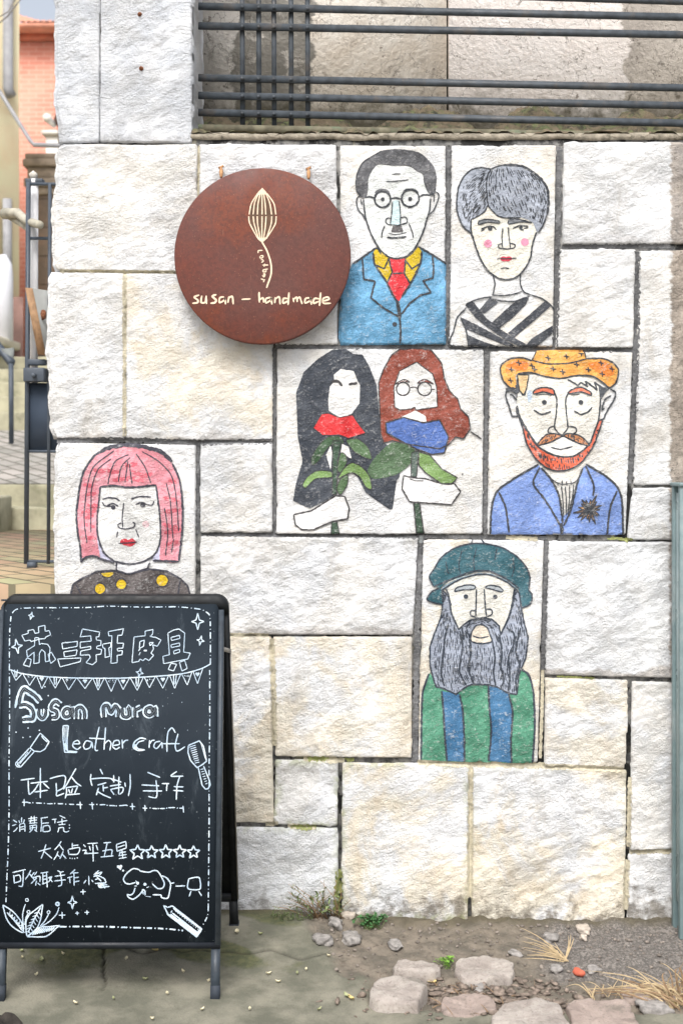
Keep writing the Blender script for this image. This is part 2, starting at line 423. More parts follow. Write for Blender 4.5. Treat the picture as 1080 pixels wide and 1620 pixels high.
def inside(P, poly):
    x, y = P[:,0], P[:,1]; r = np.zeros(len(P), bool); a = poly; b = np.roll(poly, -1, 0)
    for (x1, y1), (x2, y2) in zip(a, b):
        if y1 == y2: continue
        c = (y1 > y) != (y2 > y); r ^= c & (x < (x2-x1)*(y-y1)/(y2-y1)+x1)
    return r
class Pic:
    """strokes and fills given in the coordinates of an enlarged crop of the picture wall"""
    def __init__(s, ox, oy, sc, mapper, step=2.1, rough=.34, base=.0016, gap=.0007):
        s.o = np.array([ox, oy]); s.sc = sc; s.map = mapper; s.step = step; s.rough = rough; s.base = base; s.gap = gap
        s.inkm = MB(); s.fills = []; s.k = 0
    def P(s, st): return (parse(st) if isinstance(st, str) else np.asarray(st, float))/s.sc+s.o
    def ribbon(s, mb, P, w, off, taper=.55, sub=None):
        s.k += 1; off = off+(s.k % 40)*s.gap*.018
        R = resample(P, s.step); n = len(R)
        T = np.gradient(R, axis=0); T /= np.maximum(np.hypot(T[:,0], T[:,1]), 1e-9)[:,None]; N = np.stack([-T[:,1], T[:,0]], 1)
        L = np.hypot(*(P[-1]-P[0])); ph = rng.uniform(0, 99, 2); k = np.arange(n)*s.step/6
        e = np.minimum(np.arange(n), np.arange(n)[::-1])*s.step/max(w, .1); tp = taper+(1-taper)*np.clip(e, 0, 1)
        wl_ = w/2*tp*(1+s.rough*1.6*perlin(k+ph[0], 0*k, 41)); wr = w/2*tp*(1+s.rough*1.6*perlin(k+ph[1], 0*k, 42))
        c = sub or max(1, int(math.ceil(w/2.3)))
        f = np.linspace(-1, 1, c+1); V = []
        off2 = np.where(f < 0, 1, 1)
        rows = [R+N*(np.where(x < 0, wl_, wr)*x)[:,None] for x in f]
        V = np.concatenate([s.map(r, off) for r in rows])
        i = np.arange(n-1); q = np.concatenate([np.stack([j*n+i, j*n+i+1, (j+1)*n+i+1, (j+1)*n+i], 1) for j in range(c)])
        mb.add(V, q)
    def ink(s, st, w=2.6, smooth=True, closed=False, mb=None, layer=3, taper=.55):
        for part in (st.split('|') if isinstance(st, str) else [st]):
            P = s.P(part)
            if closed: P = np.concatenate([P, P[:1]])
            s.ribbon(mb or s.inkm, catmull(P) if smooth else P, w, s.base+s.gap*layer, taper)
    def tri(s, poly, off, mb, jit=.35):
        s.k += 1; off = off+(s.k % 40)*s.gap*.018
        B = resample(poly, s.step*.95, True)
        x0, y0 = B.min(0); x1, y1 = B.max(0); g = s.step
        gx, gy = np.meshgrid(np.arange(x0+g/2, x1, g), np.arange(y0+g/2, y1, g)); G = np.stack([gx.ravel(), gy.ravel()], 1)
        if len(G):
            G = G+rng.uniform(-.15, .15, G.shape)*g; G = G[inside(G, B)]
            if len(G):
                dm = np.full(len(G), 9e9)
                for k in range(0, len(B), 64): dm = np.minimum(dm, np.hypot(G[:,None,0]-B[None,k:k+64,0], G[:,None,1]-B[None,k:k+64,1]).min(1))
                G = G[dm > g*.55]
        if jit: 
            k = np.arange(len(B)); B = B+rng.normal(0, jit*.5, B.shape)
        A = np.concatenate([B, G]) if len(G) else B
        r = delaunay_2d_cdt([Vector(p) for p in A], [], [list(range(len(B)))], 1, 1e-4)
        V = np.array([p[:] for p in r[0]]); T = [tuple(f) for f in r[2] if len(f) == 3]
        if len(V) and len(T): mb.add(s.map(V, off), (), T)
    def fill(s, name, rgb, st, smooth=True, layer=1, ink=0, wear=.5, var=.5, label=None):
        m = MB()
        for part in (st.split('|') if isinstance(st, str) else [st]):
            P = s.P(part); Q = catmull(P, True) if smooth else P
            s.tri(Q, s.base+s.gap*layer, m)
            if ink: s.ribbon(s.inkm, np.concatenate([Q, Q[:1]]), ink, s.base+s.gap*3)
        s.fills.append((name, paint(rgb, wear, var) if rgb else None, m, label))
    def circ(s, cx, cy, rx, ry=None, n=20):
        t = np.arange(n)*2*np.pi/n; return np.stack([cx+rx*np.cos(t), cy+(ry or rx)*np.sin(t)], 1)
    def dot(s, cx, cy, r, ry=None, mb=None, layer=3): s.tri(s.P(s.circ(cx, cy, r, ry, 14)), s.base+s.gap*layer, mb or s.inkm, .1)
    def ring(s, cx, cy, r, w, ry=None, mb=None):
        c = s.circ(cx, cy, r, ry, 28); s.ribbon(mb or s.inkm, s.P(np.concatenate([c, c[:1]])), w, s.base+s.gap*3, 1)
    def guides(s, gs, n, w, on, offp, poly=None, jit=1., layer=3):
        """dashes along curves blended between guide curves (hair, beard)"""
        C = [resample(catmull(s.P(g)), 1.) for g in gs]; K = 40
        C = [np.stack([np.interp(np.linspace(0, 1, K), np.linspace(0, 1, len(c)), c[:,j]) for j in (0, 1)], 1) for c in C]
        pl = catmull(s.P(poly), True) if poly else None
        for a, b in zip(C[:-1], C[1:]):
            for q in range(n):
                f = (q+random.uniform(.25, .75))/n; c = a*(1-f)+b*f; c = c+rng.normal(0, .25*jit, 2)
                c = resample(c, 1.); i = int(random.uniform(0, on))
                while i < len(c)-3:
                    l = int(on*random.uniform(.5, 1.5)); seg = c[i:i+l]
                    if len(seg) > 3 and (pl is None or inside(seg, pl).all()):
                        s.ribbon(s.inkm, seg, w*random.uniform(.7, 1.3), s.base+s.gap*layer, .4)
                    i += l+int(offp*random.uniform(.5, 1.5))+1
    def finish(s, name, ink_rgb, parent, label=None, mat=None):
        root = s.inkm.build(name, mat or paint(ink_rgb, .45, .5), parent, True)
        if label: root['label'] = label
        for n, mt, m, lb in s.fills:
            if m.n:
                o = m.build(n, mt, root, True)
                if lb: o['label'] = lb
        return root
INK = (62, 66, 72)
# ---- man in a blue suit with round glasses
p = Pic(530, 220, 4.765, wall_map)
p.fill('face', (224,230,228), '215,470 225,560 245,650 280,740 340,840 400,890 460,905 530,890 590,840 630,770 665,690 690,600 705,540 720,470 700,400 660,280 620,240 540,210 440,205 320,200 270,255 245,330 240,430', var=.45)
p.fill('hair', (98,99,103), '205,452 185,425 165,400 155,330 170,250 210,180 270,140 350,92 450,80 560,88 640,110 700,160 745,220 762,290 755,370 735,420 712,420 690,400 665,330 660,272 620,250 570,215 530,203 440,205 325,195 270,255 250,300 248,370 240,425', layer=2, var=1.0, wear=.4)
p.fill('nose', (200,222,226), '430,475 425,560 412,640 460,648 492,640 490,560 480,470', layer=2, var=.2)
p.fill('moustache', (92,90,92), '435,652 500,655 512,706 420,706', smooth=False, layer=2)
p.fill('eyebrow', (112,114,118), '295,410 320,385 370,378 405,395 410,418 380,402 330,405', layer=2)
p.fill('eyebrow', (112,114,118), '505,405 530,380 590,378 625,400 620,412 580,395 530,402', layer=2)
p.fill('shirt_collar', (214,184,38), '312,815 285,860 300,950 385,1080 425,1010 408,930 400,900 350,860', smooth=False, layer=2)
p.fill('shirt_collar', (214,184,38), '625,815 650,850 640,940 570,1085 518,1010 530,905 580,870', smooth=False, layer=2)
p.fill('necktie', (222,56,66), '412,905 525,905 517,985 510,1015 560,1090 510,1170 480,1225 440,1190 390,1090 432,1015 425,980', smooth=False, layer=2.3)
p.fill('suit_jacket', (104,164,204), '130,942 200,895 310,825 285,860 300,950 385,1080 440,1190 480,1228 510,1170 570,1085 640,940 650,850 625,815 720,870 835,940 835,1548 40,1555 25,1500 30,1300 60,1100', smooth=False, var=.9)
p.ink('200,440 165,405 155,330 170,250 210,180 270,140 350,92|755,370 738,420 705,425', 1.8)
p.ink('185,430 165,450 160,480 175,540 205,570 225,610|190,455 203,500|720,410 760,405 778,425 770,470 740,540 700,580|745,425 740,480', 2.0)
p.ink('212,455 218,520 230,600 255,680 285,750 340,840 400,890 460,905 530,890 590,840 630,770 665,690 690,600 708,540 716,450', 2.5)
p.ink('425,270 455,268 490,265|385,325 460,322 550,312', 1.6)
p.ring(356,458,60,3.1); p.ring(564,450,65,3.1)
p.ink('415,455 450,448 497,455|220,445 260,440 298,450|628,440 670,425 715,430', 2.6)
p.dot(357,458,15); p.dot(563,455,16)
p.ink('430,475 425,560 414,640|480,470 490,560 490,640|425,600 390,600 378,625 395,645 430,648|490,595 525,590 542,610 535,635 500,645|430,648 470,652 500,645', 1.9)
p.ink('372,655 355,700 348,750|553,640 575,690 588,745', 1.9); p.ink('390,745 460,748 535,738', 3); p.ink('400,712 460,722 540,705', 1.2)
p.ink('135,942 205,895 310,825 345,870|625,815 720,870 835,942', 3)
p.ink('205,905 210,990 215,1060 300,1075 285,1130 268,1200 370,1280 485,1345|730,880 740,980 735,1050 660,1070 720,1160 640,1180 560,1240 500,1320', 3, False)
p.ink('285,860 300,950 385,1080 440,1190 480,1240|650,850 640,940 570,1085 500,1190', 3.2); p.ink('462,1225 480,1290 488,1350', 6); p.ink('484,1340 492,1450 486,1545', 3.4)
p.ink('425,1010 390,1090|515,1010 562,1092|435,1017 515,1014|300,950 370,982 400,905|640,940 575,982 530,920|400,895 415,960 432,1015|528,905 520,1010', 2.6, False)
p.dot(447,1398,18)
p.finish('painted_portrait', INK, wall, 'painted man in a blue suit with red tie, round glasses and small moustache')
# ---- woman in a striped top
p = Pic(700, 230, 4.91, wall_map)
hp = '222,690 160,640 125,570 105,490 110,400 120,330 160,250 220,195 290,178 350,185 370,190 430,165 520,155 600,165 690,210 760,270 805,340 815,430 805,540 770,630 738,680 715,650 690,600 600,562 500,565 430,555 380,510 345,470 320,520 260,560 222,578 215,640'
p.fill('face', (232,226,214), '220,580 230,690 260,800 310,930 380,1010 470,1045 550,1035 620,970 670,890 695,790 718,690 700,600 600,555 430,545 345,465 300,530', var=.45)
p.fill('hair', (164,171,184), hp, layer=2, var=.8, wear=.3)
p.ink(hp.split(' 715,650')[0], 2.6); p.ink('370,190 345,240 335,320 340,400 350,470 380,510 430,555 500,567 600,563|345,470 320,520 260,560 222,578', 2.2)
p.ink('500,158 600,165 690,210 760,270 805,340 815,430 805,540', 4)
p.guides(['350,190 260,230 170,300 130,420', '345,240 270,320 190,420 160,560', '338,330 300,420 240,500 190,600','342,440 310,500 270,540 222,600'], 7, 1.25, 11, 7, hp)
p.guides(['372,195 350,260 345,360 370,480','430,180 420,280 450,420 520,540', '520,165 580,280 640,420 690,570','640,190 710,290 750,430 745,600','740,260 790,350 800,470 760,620'], 7, 1.4, 11, 7, hp)
p.ink('220,680 245,770 290,890 350,980 430,1035 500,1045 570,1025 630,965 675,880 690,780 722,680|218,575 215,640 225,720', 2.6)
p.fill('eyebrow', (120,124,130), '275,620 280,590 340,578 430,590 438,610 350,600|505,615 512,582 560,572 650,592 690,604 600,598', layer=2, ink=1.8)
p.ink('295,655 340,635 390,635 412,660|295,670 320,655|540,650 590,628 660,630|625,650 660,640|600,655 625,662', 2.2); p.dot(365,650,18); p.dot(603,643,14)
p.ink('462,645 455,720 460,800|505,640 510,720 520,800|460,770 430,775 430,800 470,808 510,808 550,800 556,775 520,765', 2.0)
p.fill('cheek', (236,150,176), p.circ(347,768,32), layer=2, wear=.7); p.fill('cheek', (236,150,176), p.circ(632,755,31), layer=2, wear=.7)
p.fill('lips', (214,72,92), '440,882 465,865 485,873 510,865 535,882 515,902 485,906 455,902', layer=2)
p.ink('415,888 445,878|530,880 568,880|445,882 485,886 530,882', 1.6); p.ink('445,960 480,955 510,960', 2)
p.ink('385,1010 400,1080 385,1160|600,1000 598,1080 625,1140 680,1165|375,1165 470,1170 560,1155 610,1135|375,1195 450,1212 550,1215 620,1190', 2.2)
p.ink('380,1180 280,1195 190,1230 175,1250|680,1165 760,1190 830,1240 865,1285|180,1265 110,1340 85,1430 45,1540 75,1565|135,1340 175,1430 190,1510 200,1570', 2.4)
p.fill('striped_top', (66,70,78), '175,1245 205,1215 240,1225 330,1340 420,1410 520,1480 640,1545 700,1572 600,1572 480,1510 350,1420 250,1340|360,1185 430,1220 320,1310 272,1290|610,1190 670,1170 640,1240 540,1340 440,1420 370,1385 450,1310 540,1230|790,1210 840,1245 700,1370 550,1495 500,1460 620,1360|850,1400 850,1460 720,1572 620,1572 690,1500|135,1335 250,1390 400,1470 560,1560 560,1575 480,1555 350,1500 180,1430|185,1470 320,1530 470,1575 200,1575', smooth=False, var=.8, wear=.4)
p.finish('painted_portrait', INK, wall, 'painted woman with short grey hair, pink cheeks and black and white striped top')
# ---- couple with flowers
p = Pic(430, 540, 3.176, wall_map)
p.fill('black_hair', (62,68,78), '107,800 120,720 155,600 130,480 122,260 160,155 230,90 300,45 370,38 410,65 455,68 490,130 525,220 535,330 545,470 570,515 600,530 640,600 640,680 625,700 605,840 590,845 470,760 430,680 395,655 330,680 325,765 270,800 190,840', smooth=False, var=.7, wear=.35)
p.fill('face', (232,231,228), '345,140 310,170 315,200 290,230 283,300 285,350 345,385 400,365 440,310 442,220 430,200 410,150', layer=2, smooth=False, var=.45)
p.fill('bare_patch', (230,229,226), '295,525 272,570 295,645 303,560|352,515 385,530 400,590 345,560', layer=2, smooth=False, var=.1)
p.fill('brown_hair', (146,72,56), '640,40 740,36 800,45 850,110 865,190 890,250 930,290 945,340 985,380 995,440 960,490 920,480 885,520 840,540 700,520 605,500 560,510 545,460 540,330 535,210 560,140 600,70', smooth=False, var=.8, ink=2)
p.fill('face', (232,231,228), '725,105 640,150 612,230 615,330 640,345 700,340 715,330 722,345 830,330 825,230 805,165', layer=2, smooth=False, ink=1.6, var=.45)
p.fill('chin', (232,231,228), '650,380 715,350 725,350 770,375 775,405 700,398', layer=2, smooth=False, var=.1)
p.fill('red_flower', (222,52,56), '250,365 285,362 340,383 405,370 430,410 470,460 385,487 340,470 255,472 208,435', layer=2, smooth=False, ink=1.2, var=.7)
p.fill('blue_flower', (84,116,186), '570,410 660,382 760,410 840,395 885,480 865,560 800,568 720,540 575,460', layer=2, smooth=False, ink=2.2, var=.8)
p.ink('300,203 335,203 352,226|385,217 428,210', 4.5)
GD, GL, GM = (66,94,66), (122,154,92), (88,116,80)
p.fill('leaf', GD, '340,478 280,480 230,530 198,590 205,622 235,600 270,550 300,520 360,512', layer=2, ink=1, var=.7)
p.fill('leaf', GM, '375,495 430,490 480,530 500,590 470,585 420,560 385,520', layer=2, ink=1.2)
p.fill('leaf', GL, '297,655 230,650 180,680 155,720 170,735 220,690 300,682', layer=2, ink=1)
p.fill('leaf', GL, '330,690 360,640 400,610 450,630 490,680 500,742 470,730 440,680 400,660 350,680', layer=2, ink=1.4)
p.fill('leaf', GM, '345,562 370,570 375,610 345,660 328,640|345,690 380,670 378,720 345,770 325,740', layer=2, ink=1.2)
p.fill('leaf', (78,106,74), '600,510 690,520 720,560 690,620 620,670 510,690 480,650 520,580', layer=2, var=.8)
p.fill('leaf', GL, '735,555 790,570 850,640 930,685 900,718 850,715 770,660 735,620', layer=2, smooth=False, ink=1.8)
p.fill('stem', (60,84,66), '305,500 350,500 330,600 325,770 303,770 305,600|300,905 327,905 340,970 297,972', layer=2, smooth=False, ink=1.4)
p.fill('stem', (96,112,104), '700,560 735,550 725,680 697,680', layer=2, smooth=False, ink=1.4)
p.fill('stem', (60,84,66), '710,810 740,810 762,968 725,968', layer=2, smooth=False, ink=2)
p.fill('stem', (150,155,156), '738,975 760,975 757,1015 738,1015', layer=2, smooth=False)
p.fill('hand', (230,230,230), '110,870 200,850 320,775 365,778 388,840 380,890 300,905 210,945 150,945 118,920', layer=2, smooth=False, ink=2.4, var=.1)
p.fill('hand', (230,230,230), '660,675 710,685 770,690 850,715 915,715 945,755 900,820 690,805 652,740', layer=2, smooth=False, ink=2.2, var=.1)
p.ring(657,240,33,2.2); p.ring(765,240,34,2.2); p.ink('690,235 712,230 732,238|798,242 818,242', 2)
p.fill('eyebrow', (140,70,56), '615,218 660,192 692,206 660,205|728,212 765,190 812,216 768,205', layer=2, ink=1.4)
p.ink('995,455 1020,470 1052,492', 2.4); p.dot(955,667,5); p.ink('690,690 720,700 760,700', 1.5)
p.finish('painted_portrait', (66,64,66), wall, 'painted couple with black hair and brown hair, holding a red flower and a blue flower')
# ---- man in an orange hat
p = Pic(760, 540, 4.32, wall_map)
p.fill('face', (230,226,218), '245,330 245,440 265,530 320,620 375,710 480,780 600,785 700,740 745,690 800,545 815,420 800,310 650,235 430,240 320,230', var=.45)
p.fill('hat', (246,172,88), '345,130 375,72 385,62 700,60 715,120 830,120 900,150 935,200 920,280 875,318 840,290 760,240 650,235 540,255 430,240 340,215 250,220 235,240 240,320 200,320 150,270 130,200 140,160 200,120 280,115', layer=2, var=.7)
p.fill('hat_shade', (236,138,62), '170,170 240,135 320,150 300,200 200,200 175,220|730,150 830,140 900,180 900,230 840,240 760,190', layer=2.4, wear=.8)
p.fill('hair', (240,200,150), '245,230 325,230 308,330 290,365 262,340', layer=2, smooth=False, ink=1.8)
p.ink('345,130 375,72 385,62|700,60 715,120', 1.8); p.ink('345,130 450,155 600,150 720,120', 2.2)
p.ink('250,222 340,215 430,240 540,255 650,235 760,240 840,290 875,318 920,280 935,200 900,150 830,120 720,120|345,135 280,115 200,120 140,160 130,200 150,270 200,320 240,320', 2.6)
for x, y in ((205,195),(255,150),(345,170),(362,192),(200,270),(455,115),(490,190),(580,105),(555,210),(650,160),(680,85),(730,195),(815,150),(890,190),(825,225)):
    r = 20; p.ink(f'{x-r},{y-4} {x+r},{y+3}|{x-3},{y-r} {x+4},{y+r}', 1.9, False)
p.fill('hair', (84,88,94), '165,320 205,316 235,300 245,250 262,345 240,370 220,340 170,345|800,312 885,318 850,345 830,380 808,412|265,335 292,362 308,340 302,372 278,372', layer=2, smooth=False)
p.ink('590,262 660,302 680,282 727,312 708,270 792,335 770,280 832,322', 2.6, False)
p.ink('172,340 168,380 192,450 212,510 258,512|175,345 210,340 238,360 245,385|195,365 215,370 243,402|240,445 245,500|880,328 917,350 905,400 862,470 832,530 800,540|885,372 842,400 822,470 840,455', 2.8)
p.ink('245,440 268,530 320,620 378,705|812,400 800,530 770,620 745,690', 2.6)
bp = '258,510 285,600 310,700 370,800 440,860 510,885 600,875 680,830 750,740 790,650 825,540 800,545 770,620 745,690 690,750 630,785 560,790 480,775 400,730 360,690 320,620'
p.fill('beard', (234,108,78), bp, layer=2.2, ink=2.6, var=.7, wear=.7)
p.guides(['270,540 300,600', '330,660 340,730', '390,740 400,800', '440,770 460,860', '520,790 530,880', '600,790 610,870', '680,760 690,820', '750,690 770,720', '800,570 815,580'], 5, 2.0, 8, 5, bp)
p.fill('mouth', (228,226,222), '390,717 470,690 560,650 660,695 722,720 640,778 560,790 480,770', layer=2.4, ink=2.2, var=.1)
mp_ = '380,710 440,640 500,632 550,648 470,690|565,648 600,630 680,650 738,712 660,695'
p.fill('moustache', (206,140,96), mp_, layer=2.4, ink=2.4)
for q in mp_.split('|'): p.guides(['400,700 450,645','480,685 500,635','545,655 540,640'] if q[0] == '3' else ['580,650 590,635','640,685 640,640','725,710 700,675'], 6, 1.6, 7, 3, q)
p.ink('475,725 540,738 622,720', 2.4)
p.fill('eyebrow', (238,122,92), '355,360 370,330 430,315 490,330 497,366 430,347', layer=2, ink=2.4); p.fill('eyebrow', (238,122,92), '590,360 620,330 680,315 740,345 750,372 680,347', layer=2, ink=2.4)
p.dot(430,418,17); p.dot(678,418,17); p.ink('370,368 430,362 480,370|610,368 670,362', 1.2)
p.ink('358,470 410,500 475,480|630,475 680,500 730,480 755,450', 2.6)
p.ink('495,340 515,400 510,500 500,590 540,637 570,640|600,340 575,400 580,500 590,590 560,632|500,580 465,590 455,620 490,632|595,580 640,590 650,615 620,638', 2.3)
p.fill('teardrop', (196,212,240), '315,340 345,345 343,412 320,410', layer=2, wear=.7)
p.fill('jacket', (126,154,216), '62,1318 70,1150 110,1022 250,922 390,842 410,868 480,950 530,1060 552,1200 600,1160 650,980 690,868 715,845 850,922 930,1000 960,1100 970,1322', smooth=False, var=.7)
p.ink('62,1318 70,1150 110,1022 250,922 390,842|715,840 850,922 930,1000 960,1100 968,1325', 3.4); p.ink('400,860 355,970 440,1090 540,1260 552,1315', 3.2)
p.ink('410,862 480,950 530,1060 556,1240|692,868 650,980 610,1150 560,1260|712,850 765,980 760,1055|120,1030 165,1130 190,1305|925,1020 880,1130 858,1322', 3.2); p.ink('545,1240 550,1315', 6)
p.ink('545,990 555,1080 562,1200|570,990 578,1080 578,1190|600,985 600,1080 588,1185|628,978 620,1060 600,1150|440,890 480,940 540,975 640,960 690,880|520,965 522,985|550,950 552,985|580,955 582,985|610,945 612,980', 1.7)
fl = [p.circ(735,1150,1)]
for k in range(17):
    a = 2*math.pi*k/17+random.uniform(-.12,.12); l = random.uniform(70,118); w_ = 15
    ca, sa = math.cos(a), math.sin(a); pts = [(735+ca*20-sa*w_, 1150+sa*20+ca*w_), (735+ca*l, 1150+sa*l), (735+ca*20+sa*w_, 1150+sa*20-ca*w_)]
    p.fill('flower_petal', (214,160,104) if k % 4 == 1 else (120,100,88), [tuple(x) for x in pts], smooth=False, layer=2, ink=1.6)
p.dot(735,1150,28)
p.finish('painted_portrait', (64,68,74), wall, 'painted red bearded man in a yellow orange hat and blue jacket with a flower')
# ---- woman with pink bob
p = Pic(80, 690, 4.32, wall_map)
p.fill('face', (222,222,220), '345,345 325,560 330,680 370,790 440,850 540,870 640,855 720,800 755,700 750,520 725,335 540,345', var=.45)
p.fill('neck', (226,226,228), '455,855 455,915 540,940 670,900 680,850', var=.1)
p.fill('hair_shadow', (206,206,232), '325,690 345,830 440,862 375,800|755,740 760,845 700,848', layer=1.4)
p.fill('hair', (238,150,162), '220,825 195,680 183,540 200,380 230,250 300,140 390,85 520,62 640,70 760,110 840,190 885,300 905,450 905,620 880,850 760,850 750,830 755,640 745,450 725,335 640,340 540,350 440,340 345,345 340,450 325,560 325,700 345,830 300,815', layer=2, var=.9, wear=.55)
m = MB(); p.ink('300,225 330,240 400,235 480,250|560,240 640,270 700,255|250,400 320,390|255,470 330,480 300,500|215,520 320,510|240,600 310,620|770,420 880,440|780,520 890,500|770,600 890,640 780,660|790,740 880,720|430,300 560,290 660,310|500,200 600,190|230,330 300,340|810,300 870,320|240,690 320,700|235,560 300,540', 6.5, mb=m, layer=2.6); p.fills.append(('hair_streak', paint((228,106,122), .9, 1.), m, None))
p.ink('345,112 400,80 520,60 640,72 760,108 835,175', 6.5); p.ink('215,860 210,760 195,680 183,540 200,380 230,250 300,140 350,105|835,185 885,300 905,450 905,620 880,850|215,860 240,830 300,815 345,835 440,862|705,848 760,850 880,855', 3.4)
p.ink('345,345 325,560 330,680 370,790 440,850 540,872 640,855 720,800 755,700 750,520 725,335', 3); p.ink('345,345 440,338 540,350 640,343 728,333', 3.4)
p.ink('440,100 300,210 255,350 235,550 255,730|420,155 330,230 285,370 282,655|540,125 450,170 410,270 398,330|550,145 490,210 470,310|535,170 515,315|545,190 562,325|590,120 650,210 690,318|630,105 740,170 830,270 865,430 880,650|795,320 825,450 840,700|785,490 805,650 790,815|845,700 830,795', 1.9)
p.ink('360,430 400,420 450,425 478,442|555,430 610,412 692,415', 2.4); p.ink('390,475 430,460 468,478|358,450 375,475 420,478|585,465 630,452 662,466|662,466 700,470 712,442', 2.2); p.dot(433,485,16); p.dot(635,470,18)
p.ink('505,455 495,550 498,622|490,590 465,605 480,628 530,632 572,620 582,600 565,585|465,650 458,690|585,635 608,690', 1.9)
p.fill('lips', (206,56,70), '480,728 490,705 520,700 535,708 560,695 583,712 590,724 565,748 540,754 505,742', layer=2)
p.ink('470,730 535,728 597,720', 1.8); p.ink('455,860 455,912|682,860 670,900 690,908|450,920 540,938 620,915 672,897', 2.4)
p.fill('blouse', (100,93,92), '145,1085 160,1010 220,970 330,920 455,915 540,942 650,912 690,905 800,920 890,970 940,1020 958,1085 958,1300 145,1300', smooth=False, var=1.0, ink=2.6)
p.ink('180,1010 212,1075 220,1300|890,970 878,1075 870,1300', 2.4)
p.fill('yellow_dot', (234,194,42), p.circ(343,1040,38), layer=2, ink=1.8); p.fill('yellow_dot', (234,194,42), p.circ(488,1010,37), layer=2, ink=1.8); p.fill('yellow_dot', (234,194,42), p.circ(767,983,42), layer=2, ink=1.8)
p.fill('yellow_dot', (234,194,42), '350,932 432,924 435,945 400,965 365,955', layer=2, ink=1.6); p.fill('yellow_dot', (234,194,42), p.circ(600,1130,38), layer=2, ink=1.8)
p.fill('cheek', (232,196,200), p.circ(655,600,24), layer=1.5, wear=.8)
p.finish('painted_portrait', (70,70,80), wall, 'painted woman with a pink bob haircut and dark blouse with yellow dots')
# ---- bearded man in a beret
p = Pic(650, 840, 4.265, wall_map)
p.fill('coat', (82,148,120), '66,1540 75,1100 125,950 170,1050 300,1100 370,1045 520,1035 650,1090 710,1100 735,925 790,970 820,1080 830,1300 815,1568 240,1552', smooth=False, var=.8)
p.fill('coat_stripe', (64,116,158), '205,1078 325,1100 345,1200 355,1380 357,1552 240,1548 225,1380 215,1200|518,1036 590,1050 655,1095 682,1220 670,1400 675,1562 520,1548 537,1350 525,1180', smooth=False, layer=2, var=.7)
p.fill('face', (228,226,218), '230,370 330,310 450,290 540,295 640,340 690,380 660,560 600,700 560,640 470,590 380,630 320,665 270,550', var=.45)
p.fill('beret', (56,102,114), '120,300 150,260 200,180 290,115 400,85 500,85 620,115 720,180 775,250 797,310 790,390 812,430 800,490 745,515 735,480 725,400 690,365 620,310 520,270 430,275 330,310 240,345 200,380 210,490 160,482 105,460 140,405 185,382 150,370 125,320', layer=2.2, smooth=False, var=.7)
p.fill('beret_band', (150,172,184), '200,398 215,370 330,312 450,282 540,286 640,330 700,375 722,410 700,392 640,345 540,300 450,296 330,326', layer=2.4, smooth=False)
hb = '212,490 200,580 160,680 125,780 125,900 150,1000 168,1050 220,1060 300,1100 370,1048 420,1030 520,1035 580,1050 650,1090 710,1100 722,960 770,850 785,720 755,600 737,500 727,420 697,385 690,470 655,590 600,700 592,640 540,592 470,586 390,600 340,640 320,665 270,560 250,440 215,400'
p.fill('beard', (158,166,182), hb, layer=2, smooth=False, var=.5, wear=.3, ink=2.6)
p.fill('mouth', (224,214,198), '405,742 403,690 430,642 470,630 510,650 530,700 542,745 470,757', layer=2.5, ink=2.6, var=.15)
p.ink('120,300 150,260 200,180 290,115 400,85 500,85 620,115 720,180 775,250 797,310 790,390|150,375 280,320 420,270 520,268 620,310 725,385|200,400 330,325 450,292 540,297 640,342 702,392|190,385 140,408 105,460 160,485 212,495|150,372 125,325 120,300|785,395 812,430 800,490 745,516 735,480', 2.5)
p.ink('415,58 400,88|470,55 492,82', 2.8); p.ink('340,130 320,230 335,300|440,110 420,190 425,265|680,170 690,250 675,310|575,115 560,200|230,200 250,290', 1.5)
p.fill('eyebrow', (176,184,190), '290,407 310,380 380,362 430,370 420,390 350,395|495,380 530,363 590,375 618,402 600,408 540,390', layer=2, ink=2)
p.dot(366,440,16); p.dot(564,442,15)
p.ink('438,390 435,480 432,570|490,390 495,480 505,575|430,535 400,535 398,565 430,578|505,525 540,530 542,560 510,575|420,578 460,586 510,580', 2.3)
p.ink('412,705 465,720 522,708', 2.2)
p.ink('230,385 250,430 270,550 320,665|692,385 680,480 650,590 600,700|215,400 205,440 230,430 215,480|250,450 270,500|715,400 690,440 712,470', 2.6)
p.ink('250,620 225,720 215,830 200,950 222,1045|325,670 345,760 330,870 325,950 372,1045|400,740 395,850 385,930 420,1030|545,740 562,850 552,950 568,1045|592,700 607,800 600,900 622,1000 600,1062|640,650 690,690 690,760 652,850 662,950 652,1080|735,650 702,800 727,900 702,1000 712,1095|340,640 345,720 335,760', 2.9)
p.guides(['220,520 175,700 145,850 175,1040', '235,520 225,720 205,900 225,1050', '270,590 290,750 270,900 300,1090', '325,680 350,800 320,950 365,1040', '350,640 390,780 380,930 420,1025', '400,610 400,740 410,880 430,1025'], 5, 1.3, 13, 6, hb)
p.guides(['420,765 425,850 420,930 440,1025', '480,770 485,850 480,940 490,1025', '540,760 550,850 545,940 550,1040'], 5, 1.3, 12, 6, hb)
p.guides(['520,610 560,720 590,850 580,1040', '590,690 620,800 610,920 640,1080', '660,600 690,740 650,900 680,1090', '700,480 730,640 700,820 715,1080','730,480 765,700 760,830 715,1000'], 5, 1.3, 13, 6, hb)
p.guides(['345,650 400,600 470,592 540,598 585,650', '370,720 400,640 470,622 530,650 560,730'], 5, 1.6, 8, 5, hb)
p.ink('66,1540 75,1100 118,960|735,925 790,970 820,1080 830,1300 815,1568|205,1078 215,1200 225,1380 240,1548|325,1100 345,1200 355,1380 357,1552|518,1036 525,1180 537,1350 520,1548|655,1095 682,1220 670,1400 675,1562', 3.2)
p.finish('painted_portrait', (58,66,78), wall, 'painted man with a long grey beard, teal beret and green coat with blue stripes')
